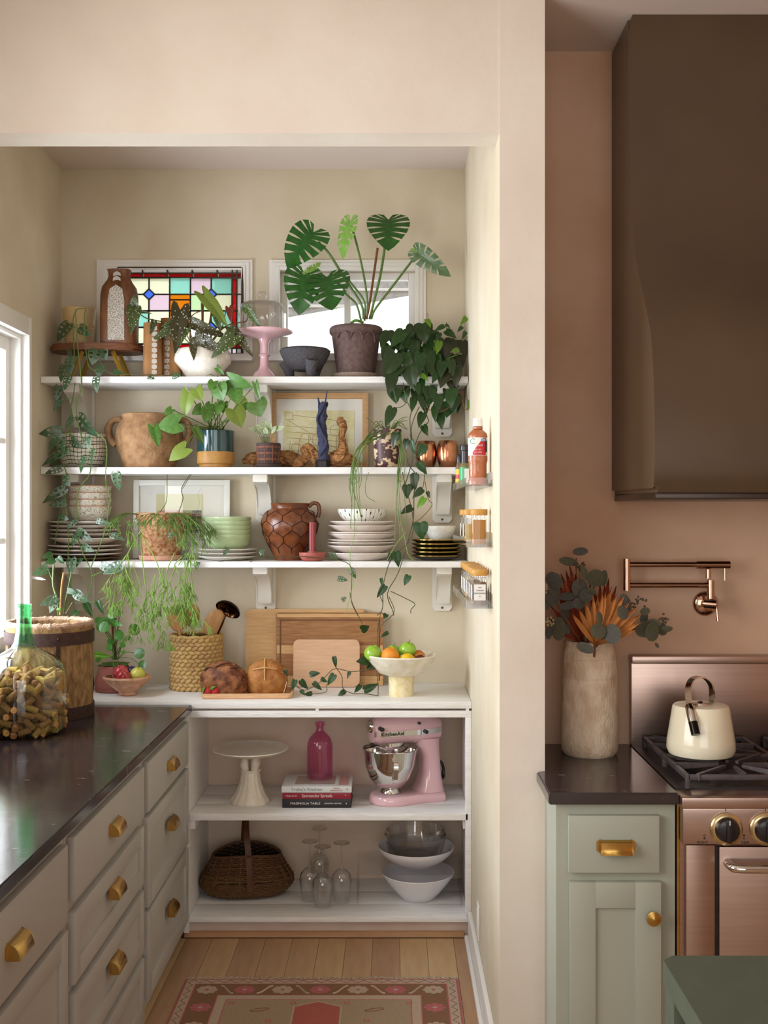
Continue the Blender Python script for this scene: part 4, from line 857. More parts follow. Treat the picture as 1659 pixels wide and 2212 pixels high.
# ---- heartleaf philodendron
b = at(938, 4.545, S1); ph = thing('philodendron_plant', 'heartleaf philodendron spilling from the highest shelf down to the counter', 'plant', b)
part('pot', shell([(.05, 0), (.055, .006), (.07, .1), (.076, .13)], .006, 32), M('brown_pot', '4c3326', .7), ph); part('soil', lathe([(0, .12), (.07, .118)], 20), SOIL, ph)
z7 = Z(790, 670, 6.912)
LV = [(850,205,880,470,290,0),(560,320,370,525,200,0),(350,330,205,525,190,0),(700,370,520,575,170,0),(720,480,720,795,175,0),(310,540,270,765,150,0),(440,640,300,985,290,0),(600,640,612,895,155,0),(820,650,820,945,200,0),(650,830,705,1185,240,0),(400,950,345,1240,195,0),(540,850,455,965,110,0),(960,480,860,665,160,0),(930,630,1020,810,200,0),(1070,670,1090,905,115,0),(1045,470,1025,625,80,1),(1100,465,1070,640,110,1),(1290,450,1195,705,225,2),(1450,470,1490,745,160,2),(1270,750,1305,972,135,0),(1400,690,1440,865,160,2),(1150,770,1110,995,165,0),(960,790,985,965,120,0),(1060,910,1010,1085,110,0),(1200,940,1110,1135,205,2),(1360,840,1340,1135,190,2),(1200,310,1350,400,120,0),(1165,235,1035,300,80,0),(910,140,975,235,90,3),(1190,215,1255,248,45,0),(1495,110,1430,210,75,1),(1490,325,1450,420,60,0),(1440,250,1380,308,40,0),(1380,590,1275,610,75,1),(820,960,930,1030,90,1),(480,1180,482,1355,95,0),(900,1140,930,1345,115,0),(840,1020,850,1210,95,0),(720,1310,690,1505,115,0),(830,1260,865,1455,155,0),(1070,1270,1090,1505,155,0),(1200,1180,1210,1310,110,0),(1285,1190,1260,1445,185,0),(1385,1270,1340,1485,135,0),(1010,1150,980,1310,130,0),(1040,1440,1022,1655,115,0),(1110,1550,1132,1765,145,0),(400,1460,298,1735,165,0),(855,1535,785,1735,135,0),(860,1725,918,1865,110,0),(1570,1350,1535,1485,45,1),(455,1830,390,2005,125,0),(560,520,530,640,110,0),(760,600,800,760,130,0),(690,300,560,420,150,0),(1010,300,1000,430,150,0),(1100,340,1060,440,90,0),(1180,560,1230,720,150,2),(1050,640,1010,760,120,0),(880,860,900,1000,110,0),(1260,1050,1290,1200,120,2),(760,1090,800,1260,110,0),(500,700,470,860,120,0),(620,430,600,560,110,0)]
for (x0, y0, x1, y1, w_, q) in LV:
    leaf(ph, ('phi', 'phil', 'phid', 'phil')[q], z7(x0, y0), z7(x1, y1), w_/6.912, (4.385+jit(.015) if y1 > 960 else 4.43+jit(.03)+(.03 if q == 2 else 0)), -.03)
rr = random.Random(21)
for _ in range(46):
    fx, fy = rr.uniform(836, 990), rr.uniform(704, 872)
    leaf(ph, rr.choice(('phi', 'phi', 'phid')), (fx, fy), (fx+rr.uniform(-14, 10), fy+rr.uniform(22, 38)), rr.uniform(20, 32), rr.uniform(4.46, 4.53), -.02)
z6 = Z(540, 1020, 2.9625); z8 = Z(340, 1280, 2.37); z4 = Z(500, 790, 2.86)
for zf, lst in ((z4, [(1015,415,995,505,50),(1190,490,1150,568,65),(1080,455,1072,525,35),(1110,465,1130,548,40),(1155,600,1208,670,52),(1135,672,1122,772,55),(1085,738,1100,772,60)]),
    (z6, [(1050,15,1056,112,56),(1005,82,1005,170,62),(1102,110,1038,165,48),(1115,165,1068,232,45),(1035,225,960,262,50),(1090,325,1102,434,98),(935,512,955,608,57),(900,522,890,575,32),(1015,662,985,724,46),(865,728,812,804,46),(840,680,845,730,18),(1135,125,1150,165,26)]),
    (z8, [(1172,110,1160,133,28),(1045,190,1085,175,42),(1180,205,1138,228,22),(1090,285,1142,300,42),(1080,350,1018,348,48),(1080,372,1118,388,42),(905,330,915,388,24),(782,420,832,410,32),(905,420,868,475,38),(985,408,970,440,20),(1060,498,1132,470,42),(1038,475,1010,515,26),(960,505,920,530,28),(840,440,868,460,24),(800,462,842,500,30),(735,450,768,498,34),(705,448,690,498,30),(655,398,668,428,20),(735,500,755,525,22),(790,515,750,525,24)])):
    for (x0, y0, x1, y1, w_) in lst:
        s_ = {z4: 2.86, z6: 2.9625, z8: 2.37}[zf]; dz = 4.375 if zf is not z8 else 4.36
        leaf(ph, 'phil' if (x0, y0) in ((1115, 165), (1085, 350)) else 'phi', zf(x0, y0), zf(x1, y1), w_/s_, dz+jit(.012), -.01)
V = lambda zf, pts, r=.0021, d0=4.385, m=None: vine(ph, [(*zf(*p), d0) for p in pts], r, m or STEMD)
V(z7, [(560,1080),(580,1220),(620,1370),(680,1500),(660,1620),(675,1880),(690,2010)]); V(z7, [(800,1440),(720,1620),(680,1780),(700,2010)]); V(z7, [(880,1440),(920,1600),(940,1660),(890,1720),(800,1850),(740,2010)])
V(z7, [(430,1120),(420,1190)], .0015); V(z7, [(620,1370),(540,1440),(400,1468)], .0015); V(z7, [(660,1150),(620,1180),(580,1215),(510,1200)], .0015); V(z7, [(900,1400),(960,1490),(1080,1520),(1200,1480),(1290,1400)], .0018, m=STEMB); V(z7, [(1340,1190),(1420,1250),(1480,1480),(1540,1440)], .0017, m=STEMB)
V(z7, [(1440,460),(1520,390),(1520,180),(1490,110)], .0014, 4.5, STEM); V(z7, [(1200,740),(1300,690),(1440,650)], .0014, 4.42, G_PHIL); V(z7, [(1210,290),(1205,200),(1210,180)], .0014, 4.5); V(z7, [(930,230),(930,80),(922,45)], .0012, 4.5)
V(z4, [(1105,420),(1120,560),(1090,680),(1060,772)]); V(z4, [(1075,480),(1090,600),(1150,690),(1130,772)]); V(z4, [(1130,560),(1190,650),(1185,740),(1175,772)], .0016)
V(z6, [(975,0),(1000,110),(1040,270),(1030,420),(905,560),(862,680),(850,760),(848,870),(815,918)]); V(z6, [(1065,0),(1050,130),(1045,300),(1010,440),(950,640),(880,775),(915,890),(920,918)]); V(z6, [(900,762),(960,790),(1040,830),(1055,850),(1030,880),(1030,905)], .0018); V(z6, [(1120,60),(1140,170),(1165,210),(1100,290),(1040,330)], .0017, m=STEMB)
V(z6, [(560,560),(620,580),(650,620),(650,720),(650,830),(690,918)], .0016, 4.37)
V(z8, [(985,0),(1000,60),(1050,160)], .0016, 4.37); V(z8, [(1140,20),(1155,60),(1140,120),(1128,180),(1130,280),(1160,330),(1125,400),(1130,470),(1130,528)], .0018, 4.37); V(z8, [(1185,20),(1212,100),(1150,165),(1135,230)], .0018, 4.37); V(z8, [(1130,528),(1060,518),(1000,516),(950,490),(945,430),(915,385)], .0017, 4.345); V(z8, [(1115,385),(1000,405),(910,390),(860,430),(820,470),(750,500),(700,470)], .0017, 4.35); V(z8, [(865,470),(860,510),(760,520)], .0015, 4.345)
# ---- trailing swiss cheese vine
z8b = Z(0, 640, 2.9125); z5 = Z(60, 1020, 3.19); z1 = Z(60, 530, 3.19)
A1 = [(430,172,348,275,88,4.47),(500,195,562,245,72,4.46),(605,335,575,425,95,4.43),(635,305,662,395,85,4.45),(640,435,608,505,75,4.42),(432,335,446,395,35,4.43),(442,395,430,498,68,4.41),(405,435,368,535,72,4.39),(432,505,398,585,62,4.38),(605,510,598,605,62,4.38),(370,565,350,655,62,4.38),(385,648,330,715,52,4.38),(462,760,405,825,46,4.40),(500,758,595,895,92,4.45),(385,850,238,862,85,4.38),(365,890,298,962,66,4.37),(385,905,392,985,82,4.37),(425,965,246,1048,66,4.36),(405,985,300,1055,60,4.37),(385,1080,278,1112,56,4.37),(545,885,552,965,64,4.38),(450,905,510,955,64,4.40),(532,1010,493,1105,64,4.37),(585,965,562,1060,46,4.38),(405,1130,432,1195,64,4.38),(405,1212,258,1295,66,4.37),(408,1298,305,1312,58,4.38),(368,1388,425,1402,50,4.38),(475,1405,425,1455,52,4.38),(495,1485,440,1570,84,4.37),(495,1480,572,1545,72,4.37),(520,1570,582,1608,56,4.37),(450,1650,440,1742,78,4.37),(510,1650,470,1700,50,4.38),(640,1690,730,1735,60,4.37)]
for (x0, y0, x1, y1, w_, d_) in A1: leaf(av, 'ada', z8b(x0, y0), z8b(x1, y1), w_/2.9125, d_, -.02, yaw=random.uniform(-.25, .25), nv=((-.5, -.88, .08) if y0 > 740 else (-.2, -1, .1)))
for (x0, y0, x1, y1, w_) in ((640,640,508,692,88),(605,5,628,125,75),(575,430,668,465,48),(475,335,570,355,36),(1075,340,1070,365,26),(970,430,1025,425,40),(1085,560,1070,605,45),(1150,650,1185,620,46),(1375,520,1350,575,40),(1600,560,1630,535,32)): leaf(av, 'ada', z5(x0, y0), z5(x1, y1), w_/3.19, 4.375 if x0 < 900 else 4.40, -.01)
for (x0, y0, x1, y1, w_) in ((590,870,660,878,46),(830,905,872,915,40),(1000,900,1050,890,56)): leaf(av, 'ada', z1(x0, y0), z1(x1, y1), w_/3.19, 4.395, -.01)
for pts, d_ in (([(430,172),(480,200)], 4.47), ([(480,80),(460,150),(465,310),(470,560),(440,740),(450,900)], 4.42), ([(535,75),(480,90),(480,180),(490,330),(512,560),(480,700),(500,840),(520,900)], 4.41), ([(540,75),(530,150),(540,330),(560,440),(600,470)], 4.44), ([(395,1050),(420,1130),(405,1240),(430,1480),(430,1700),(445,1800),(400,1990)], 4.385), ([(575,1040),(560,1130),(490,1230),(485,1450),(510,1590),(580,1750),(550,1900)], 4.39), ([(600,850),(670,930),(665,1150),(700,1290)], 4.39), ([(690,1290),(660,1480),(570,1710)], 4.39), ([(580,1760),(640,1735)], 4.38), ([(460,1650),(440,1850),(540,1920),(620,1915),(690,1880)], 4.39), ([(400,640),(450,655)], 4.39), ([(385,850),(470,880)], 4.39), ([(380,1310),(370,1400),(345,1560)], 4.39)): vine(av, [(*z8b(*p), d_) for p in pts], .0021, STEM)
vine(av, [(*z1(*p), 4.40) for p in ((430,700),(500,800),(560,880),(720,888),(850,892),(1000,898))], .0016, STEMD); vine(av, [(*z5(*p), 4.42) for p in ((1090,600),(1180,640),(1350,610),(1560,590),(1659,580))], .0018, STEMD); vine(av, [(*z6(*p), 4.40) for p in ((0,575),(80,545),(320,540),(490,555),(560,560))], .0018, STEMD)
for (x0, y0, x1, y1, w_) in ((70,495,85,535,30),(520,520,560,555,42),(645,620,675,680,44),(565,680,625,690,40),(590,820,615,800,34)): leaf(av, 'ada', z6(x0, y0), z6(x1, y1), w_/2.9625, 4.385, -.01)
# ---- begonia in white bowl
b = at(438, 4.52, S1); bg_ = thing('begonia_plant', 'spotted angel wing begonia in a shallow white bowl', 'plant', b)
part('bowl', shell([(.062, 0), (.066, .006), (.09, .04), (.116, .07), (.118, .08), (.112, .115), (.108, .12)], .005, 44), PLW, bg_); part('soil', lathe([(0, .105), (.108, .1)], 20), SOIL, bg_)
zs8 = Z(230, 540, 5.03)
for kd, x0, y0, x1, y1, w_, d_ in (('beg',300,640,268,905,150,4.44),('beg',300,600,295,485,90,4.45),('beg',515,780,478,915,62,4.44),('beg',705,850,485,980,105,4.44),('begd',800,650,765,1130,185,4.42),('begd',930,790,1345,965,130,4.44),('beg',1190,680,1235,890,95,4.45),('syny',1060,495,1325,800,60,4.44),('begr',1330,630,1355,790,75,4.47),('begd',960,940,1060,1060,150,4.42),('begd',940,1040,955,1190,85,4.40),('begd',1070,990,1260,1110,135,4.41),('beg',1390,930,1125,1165,185,4.40),('begd',1390,890,1592,1155,115,4.42),('beg',1525,630,1670,860,95,4.43),('beg',720,780,590,830,52,4.45),('beg',330,665,485,680,44,4.45),('begd',1340,840,1390,960,90,4.43),('beg',870,860,780,1020,110,4.43)):
    leaf(bg_, kd, zs8(x0, y0), zs8(x1, y1), w_/5.03, d_, -.02)
for pts, r, m_ in (([(960,1080),(900,860),(880,700),(870,590)], .003, STEMB), ([(1000,1080),(1040,800),(1035,575)], .0045, STEMB), ([(1060,1090),(1120,800),(1155,590)], .004, STEMB), ([(960,1080),(700,820),(430,740),(320,650)], .0028, STEM), ([(1060,1080),(1280,840),(1440,790),(1520,770),(1540,680)], .0026, STEMB), ([(1050,1090),(1050,700),(1060,500)], .003, STEM), ([(900,740),(960,690),(1010,670)], .002, STEMB), ([(980,1080),(900,980),(740,590)], .002, STEMB), ([(1090,1080),(1250,850),(1300,640)], .0022, STEM), ([(1080,1090),(1390,900)], .0025, STEMB)):
    vine(bg_, [(*zs8(*p), 4.51-.01*i) for i, p in enumerate(pts)], r, m_)
# ---- arrowhead plant in two tone pot
b = at(466, 4.545, S2); sy = thing('arrowhead_plant', 'pale green arrowhead plant in a teal and tan glazed pot', 'plant', b); k = S(1, DS)
part('pot', shell([(34*k, .014), (38*k, .02), (39*k, .03), (40*k, .07), (40*k, .155)], .005, 40), M('teal_glaze', '24474a', .15, 0, '1d3c40', 4, coat=.5), sy)
part('tan_band', lathe([(0, 0), (33*k, 0), (35*k, .004), (35*k, .014), (39.4*k, .02), (40.4*k, .03), (40.5*k, .066), (40*k, .068)], 40), M('tan_stoneware', 'b4823f', .5, 0, 'c09150', 8), sy); part('soil', lathe([(0, .15), (.072, .146)], 20), SOIL, sy)
z3 = Z(60, 790, 3.19)
SY = [('syn',1035,395,890,420,135,4.40),('syn',990,300,940,335,55,4.42),('syn',868,425,905,550,72,4.39),('syny',1085,570,968,645,112,4.38),('syn',1155,435,1215,535,55,4.40),('syny',1110,190,1068,350,105,4.42),('syny',1160,160,1195,235,85,4.43),('syn',1315,145,1335,235,125,4.42),('syn',1395,95,1535,150,95,4.42),('syn',1425,165,1432,250,112,4.41),('syn',1355,125,1362,200,80,4.44),('syn',1240,305,1225,385,88,4.42),('syn',1195,290,1135,335,70,4.43),('syn',1260,265,1225,300,60,4.44),('syn',1320,270,1300,335,80,4.44),('syn',1475,270,1485,320,82,4.43),('syny',1425,305,1475,415,132,4.40),('syn',1570,125,1592,235,42,4.43),('syn',1575,255,1600,345,150,4.41),('syny',1460,235,1520,300,80,4.45),('syn',1305,15,1345,60,44,4.44),('syn',1280,110,1250,160,70,4.45),('syn',1350,255,1345,320,60,4.45)]
for kd, x0, y0, x1, y1, w_, d_ in SY:
    if y0 < 180: d_ = 4.385+jit(.012)
    leaf(sy, kd, z3(x0, y0), z3(x1, y1), w_/3.19, d_, -.02)
    vine(sy, [(*z3(1295+jit(60), 440), 4.545), (*z3((x0+1295)/2+jit(20), min(430, (y0+400)/2+20)), (d_+4.545)/2), (*z3(x0, y0), d_)], .002, STEM)
vine(sy, [(*z3(*p), 4.43) for p in ((1180,420),(1170,540),(1155,690),(1065,850))], .0012, STEMD); vine(sy, [(*z3(*p), 4.46) for p in ((1300,80),(1250,60),(1210,110),(1190,160))], .0013, STEMD)
# ---- plaid pot
b = at(580, 4.50, S2); va = thing('variegated_plant', 'small variegated seedling in a black and red plaid pot', 'plant', b); k = S(1, 4.5)
PLD = M('plaid_black', '3a2c2a', .8, 0, '4a3833', 20, .4, 60); RUST = M('plaid_rust', '7c4a36', .8)
part('pot', shell([(22*k, .01), (23*k, .02), (26.5*k, .094), (26.5*k, .1)], .005, 32), PLD, va); part('saucer', shell([(24*k, 0), (27*k, .003), (28*k, .014)], .004, 32), PLD, va)
for z in (.035, .06, .085): r = (22.6+3.9*(z-.015)/.08)*k+.0003; part('plaid_band', lathe([(r-.001, z-.003), (r, z-.003), (r+.0004, z+.003), (r-.001, z+.003)], 32), RUST, va)
for i in range(9):
    a = 2*PI*i/9+.3; part('plaid_stripe', tube([(23.1*k*math.cos(a), 23.1*k*math.sin(a), .02), (26.3*k*math.cos(a), 26.3*k*math.sin(a), .092)], .0022, 4), RUST, va)
part('soil', lathe([(0, .095), (.047, .092)], 16), SOIL, va)
for x0, y0, x1, y1, w_ in ((200,390,210,330,40),(190,400,150,360,34),(160,400,108,382,32),(230,400,195,370,36),(240,410,275,375,34),(270,395,328,375,30),(215,420,205,385,36),(180,420,150,405,26),(230,395,245,350,26)):
    leaf(va, 'var', z4(x0, y0), z4(x1, y1), w_/2.86, 4.47, -.02); vine(va, [(*z4(215+(x0-215)*.4, 475), 4.5), (*z4(x0, y0), 4.47)], .0012, STEM)
# ---- thin trailing cactus strands
G_RH = leafmat('rhipsalis_green', '7ba03e', '93b552', .5, .0); G_RHD = leafmat('rhipsalis_dark', '5c7a30', '6d8a3c', .5, .0)
def strands(root, name, starts, m, r, seed, levels=3, L0=.12, spread=.5, grav=1.0, zmin=.95):
    rr = random.Random(seed); bm = B()
    def grow(p, dv, lv, Lg):
        pts = [p]; n = 4; v = Vector(dv)
        for _ in range(n):
            v = (v+Vector((rr.gauss(0, .08), rr.gauss(0, .05), -.11*grav))).normalized(); q = pts[-1]+v*Lg/n
            q.y = min(q.y, ZB-.02)
            if q.y > ZS-.02 and root.location.z-.02 < p.z+root.location.z: pass
            if (q+root.location).z < zmin: break
            pts.append(q)
        if len(pts) < 3: return
        tube(pts, lambda t: r*(1-.35*t), 5, bm)
        if lv > 0:
            for _ in range(rr.choice((2, 3, 3, 4)) if lv < levels else rr.choice((2, 3))):
                w_ = v+Vector((rr.gauss(0, spread), rr.gauss(0, .18), rr.gauss(0, .15)-.05)); grow(pts[-1], w_.normalized(), lv-1, Lg*rr.uniform(.55, .85))
    for (p, dv, lv, Lg) in starts: grow(Vector(p), Vector(dv), lv, Lg)
    o = part(name, bm, m, root, kind='stuff'); return o
b = at(348, 4.545, S3); rh = thing('rhipsalis_plant', 'feathery mistletoe cactus hanging from a mottled terracotta pot', 'plant', b); k = S(1, DS)
TER = M('old_terracotta', '8f5434', .85, 0, 'c09872', 14, .6, 40, .2, contrast=(.35, .6), detail=8)
part('pot', shell([(40*k, .012), (41*k, .02), (48*k, .165), (51*k, .17), (53*k, .178), (53.5*k, .196)], .007, 40), TER, rh); part('saucer', shell([(43*k, 0), (46*k, .004), (47.5*k, .02)], .005, 36), M('pale_terracotta', 'c08a70', .8, 0, 'cf9f86', 10), rh); part('soil', lathe([(0, .18), (.095, .178)], 20), SOIL, rh)
stt = []
for i in range(26):
    a = random.uniform(PI*1.05, PI*1.95); stt.append(((.1*math.cos(a), .1*math.sin(a), .19), (math.cos(a)*.5, math.sin(a)*.5-.4, .25), 2, random.uniform(.06, .1)))
for i in range(9): stt.append(((.085+jit(.02), -.06, .19), (.5+jit(.4), -.5, .1), 3, random.uniform(.07, .1)))
strands(rh, 'short_strands', stt, G_RHD, .0013, 3, 2, zmin=1.2)
# long hanging limbs drawn from the photograph, then twigs at their ends
limbs = [[(900,270),(775,410),(690,560)], [(775,410),(790,600),(820,860)], [(780,420),(880,600),(925,740)], [(1090,300),(1150,450),(1120,600),(1140,850)], [(1010,560),(960,680),(960,780)], [(690,560),(640,640),(615,720)], [(690,560),(700,680)], [(1090,560),(1010,640),(1040,700)]]
tw = []
for pts in limbs:
    vine(rh, [(*z5(*p), 4.40-.008*i) for i, p in enumerate(pts)], .0022, G_RH, name='limb')
    e = W(*z5(*pts[-1]), 4.384)-rh.location
    for q in range(4): tw.append((e, (jit(.7), -.12+jit(.15), -.8), 3, random.uniform(.045, .08)))
for (x, y) in ((640, 640), (720, 640), (930, 660), (1020, 640), (1080, 650), (700, 330), (1100, 350), (1140, 480), (990, 800), (1060, 800), (880, 700), (1130, 700)):
    e = W(*z5(x, y), 4.385)-rh.location
    for q in range(3): tw.append((e, (jit(.6), -.1+jit(.1), -.9), 2, random.uniform(.04, .07)))
for (x, y) in ((1250, 270), (1400, 560), (1550, 200), (1600, 300)):
    p_ = Z(0, 1220, 3.95)(x, y); e = W(p_[0], p_[1], 4.38)-rh.location
    for q in range(5): tw.append((e, (jit(.6), -.1+jit(.12), -.85), 3, random.uniform(.03, .05)))
strands(rh, 'hanging_strands', tw, G_RH, .00125, 5, 3, spread=.48, zmin=1.10)
vine(rh, [(*z5(*p), 4.5) for p in ((910,275),(955,200),(960,60),(965,0))], .0016, G_RHD, name='limb'); vine(rh, [(*z5(*p), 4.47) for p in ((1040,280),(1070,180),(1060,110),(1130,0))], .0016, STEMD, name='limb')
# ---- marbled pot with thin trailing cactus
b = at(836, 4.505, S2); mr = thing('marbled_pot_cactus', 'thin trailing cactus in a plum and cream marbled pot', 'plant', b); k = S(1, 4.505)
MAR = M('marbled_clay', '4d2a2c', .45, 0, 'd8bf9c', 5, 0, 10, contrast=(.52, .57), stretch=(1.2, 1.2, 2.2), detail=2)
part('pot', shell([(24*k, 0), (26*k, .004), (27*k, .03), (31*k, .15), (32*k, .158)], .005, 36), MAR, mr); part('soil', lathe([(0, .15), (.055, .147)], 16), SOIL, mr)
bm = B(); rr = random.Random(2)
for i in range(22):                                    # bundle on the left of the pot and one on the right
    s = 0 if i < 14 else 1; x0 = (770 if s == 0 else 862)+rr.gauss(0, 5); top = (815+rr.uniform(-8, 40), 925+rr.uniform(-15, 8)) if s == 0 else (855+rr.uniform(-10, 10), 935)
    ln_ = rr.uniform(1010, 1150) if s == 0 else rr.uniform(1000, 1190)
    pts = [W(836+(top[0]-836)*.4, 928, 4.5), W(top[0], top[1], 4.46), W(x0+(8 if s == 0 else 4), 970, 4.39), W(x0-4+rr.gauss(0, 3), 1040, 4.37), W(x0+rr.gauss(0, 8), ln_, 4.37)]
    tube(cr([p-mr.location for p in pts], 6), .0014, 5, bm)
for i in range(12):
    a = rr.uniform(0, 2*PI); pts = [Vector((.02*math.cos(a), .02*math.sin(a), .15)), Vector((.05*math.cos(a), .04*math.sin(a)-.01, .185+rr.uniform(-.01, .015))), Vector((.085*math.cos(a), .045*math.sin(a)-.02, .18+rr.uniform(-.03, .03)))]
    tube(cr(pts, 4), .0014, 5, bm)
part('strands', bm, G_RHD, mr, kind='stuff')
vine(mr, [(*z6(*p), 4.37) for p in ((760,0),(740,70),(745,150),(800,188))], .0014, G_RHD); vine(mr, [(*z6(*p), 4.37) for p in ((690,330),(650,470),(640,600),(660,700),(610,910))], .0013, G_RH); vine(mr, [(*z6(*p), 4.37) for p in ((930,200),(985,400),(1010,520),(1050,566))], .0014, G_RH); vine(mr, [(*z6(*p), 4.37) for p in ((1000,380),(930,470),(880,560))], .0014, G_RH)
# ================================================================== pantry worktop
def on(px, py_base, z, r=0): d = (H-z)*F/(py_base-CY); return d+r
# ---- pilea
b = at(247, 4.50, CT); pi_ = thing('pilea_plant', 'round leaved money plant in a flared terracotta pot', 'plant', b); k = S(1, 4.5)
TC = M('terracotta_rose', '8a4b3e', .75, 0, '955647', 6)
part('pot', shell([(36*k, .008), (40*k, .012), (41*k, .045), (31*k, .1), (30*k, .104)], .005, 36), TC, pi_); part('saucer', shell([(35*k, 0), (41*k, .003), (42*k, .012)], .004, 36), TC, pi_)
part('moss', blob(.055, .055, .012, 3, .5, 7, 2), M('moss', '3f5a1e', .95, 0, '5d7a2c', 60, .9, 90), pi_, (0, 0, .106))
zq = Z(0, 1220, 3.95)
for x0, y0, x1, y1, w_ in ((985,370,925,470,95),(1010,400,1035,440,60),(950,480,1010,505,80),(915,470,820,580,95),(900,500,860,590,90),(1010,570,1025,660,80),(1130,520,1175,610,90),(1100,610,1080,650,40),(960,645,915,680,60),(920,690,950,730,60),(1170,730,1225,800,95),(1215,825,1205,905,80),(1050,735,1065,755,30),(850,455,810,500,60),(1030,680,1075,690,46),(815,765,940,790,60),(850,800,815,830,44),(990,500,1045,518,26)):
    leaf(pi_, 'pil' if x0 != 815 else 'phil', zq(x0, y0), zq(x1, y1), w_/3.95, 4.44+jit(.03), -.02)
    vine(pi_, [(*zq(980+jit(30), 810), 4.50), (*zq((x0+985)/2, (y0+760)/2), 4.47), (*zq((x0+x1)/2, (y0+y1)/2), 4.445)], .0017, STEM)
vine(pi_, [(*zq(990, 810), 4.5), (*zq(970, 700), 4.5), (*zq(960, 500), 4.48)], .005, STEMB); vine(pi_, [(*zq(967, 720), 4.4), (*zq(966, 910), 4.4)], .0015, STEM)
# ---- footed fruit bowl
d = 4.39; b = at(275, d, CT)
fbw = solo('clay_fruit_bowl', 'small footed pink clay bowl of apples beside the money plant', 'bowl', shell([(.03, 0), (.036, .004), (.034, .014), (.045, .022), (.078, .05), (.093, .066), (.097, .072), (.093, .077)], .006, 40), M('clay_pink', 'b67f5f', .6, 0, 'd2a688', 7, .15, 30), b)
AR = M('apple_red', 'a52735', .25, 0, 'cf6a5c', 9, contrast=(.45, .7)); AY = M('apple_yellow', 'cfc860', .3, 0, 'c2c452', 6); PLU = M('plum_dark', '3a2b4a', .35); AG = M('apple_green', '88b032', .2, 0, '9ac244', 7); ORG = M('orange_peel', 'e08a1c', .4, 0, 'e8952a', 8, .4, 160); LEM = M('lemon_peel', 'e2b81c', .4, bump=.2, bs=120); TAN = M('nectarine', 'a85a20', .35, 0, 'd08a2c', 7)
def apple(name, label, m, loc, r, stem=True, group=None, rot=(.2, .1, 0), flat=.9):
    o = thing(name, label, 'fruit', loc, group, rot)
    part('flesh', lathe([(0, -r*flat*.86)]+[(r*math.sin(a)*(1+.06*math.cos(a)), -r*flat*math.cos(a)) for a in [PI*(i+.7)/14 for i in range(13)]]+[(r*.12, r*flat*.86), (0, r*flat*.78)], 26), m, o)
    if stem: part('stem', tube(cr([(0, 0, r*.7), (.002, 0, r*1.05), (.005, 0, r*1.2)]), .0014, 6), STEMB, o)
    return o
bz_ = CT+.058
apple('red_apple', 'red apple on the left of the pink clay bowl', AR, (X(258, d-.01), d+.01, bz_+.034), .031, rot=(.5, -.3, 0)); apple('pink_apple', 'pink red apple at the front of the pink clay bowl', AR, (X(269, d-.02), d-.04, bz_+.025), .028, rot=(.9, .2, 0)); apple('yellow_apple', 'yellow apple in the pink clay bowl', AY, (X(299, d), d-.01, bz_+.028), .031, rot=(.3, .2, 0)); apple('dark_plum', 'dark plum between the apples', PLU, (X(285, d+.04), d+.04, bz_+.03), .026, False)
# ---- woven utensil basket
d = 4.57; b = at(424, d, CT); wb = thing('woven_basket', 'tall round basket of braided water hyacinth holding utensils', 'basket', b)
HYA = M('hyacinth_braid', 'b08850', .8, 0, 'cfae78', 14, .5, 60, .2, rnd=.12); rB = S(54, d); nB = 26
part('liner', shell([(rB*.95, 0), (rB*.95, .01), (rB*.965, .215)], .004, 32), M('basket_liner', '6a4c28', .9), wb)
st_ = blob(.0165, .0075, .0092, 2, .12, 3, 1); stm = mesh(st_, 'braid_knot'); stm.materials.append(HYA)
for r_ in range(13):
    for i in range(nB):
        a = 2*PI*(i+.5*(r_ % 2))/nB
        if math.sin(a) > .25: continue
        part('braid_knot', stm, None, wb, (rB*math.cos(a), rB*math.sin(a), .010+.0166*r_), (0, (.42 if r_ % 2 else -.42), a+PI/2))
part('rim', tube([(rB*math.cos(2*PI*i/40), rB*math.sin(2*PI*i/40), .222+.002*math.sin(i*2.1)) for i in range(40)], .0075, 8, closed=True), HYA, wb)
SPW = woodm('spoon_wood', 'b07c48', 'c59560', 'z')
def spoon(name, label, px, py, w, h, lean, d_, m=SPW, bx_=None):
    base = Vector((X(bx_ or 424, d), d_, CT+.03)); top = W(px, py, d_); o = thing(name, label, 'utensil', base); v = top-base
    part('handle', tube([(0, 0, 0), v*.85], .006, 8), m, o)
    part('bowl', blob(w, .008, h, 3, 0), m, o, v, (0, lean, 0)); return o
spoon('wooden_spoon', 'broad round wooden spoon in the braided basket', 383, 1335, .042, .058, -.15, 4.53, bx_=410); spoon('wooden_paddle', 'flat wooden paddle in the braided basket', 462, 1345, .04, .06, .5, 4.56, bx_=425); spoon('wooden_server', 'small wooden server at the back of the basket', 415, 1330, .034, .05, .1, 4.6, bx_=420)
base = Vector((X(430, d), 4.55, CT+.03)); ld = thing('metal_ladle', 'dark polished metal ladle leaning in the braided basket', 'utensil', base); v = W(492, 1318, 4.53)-base
DKM = M('dark_bronze', '4a2f1e', .12, 1); part('handle', tube(cr([(0, 0, 0), v*.6, v*.93]), .004, 8), DKM, ld)
bm = blob(.055, .055, .03, 3, 0); bmesh.ops.delete(bm, geom=[q for q in bm.verts if q.co.z > .006], context='VERTS'); part('cup', bm, DKM, ld, v, (2.5, .45, 0))
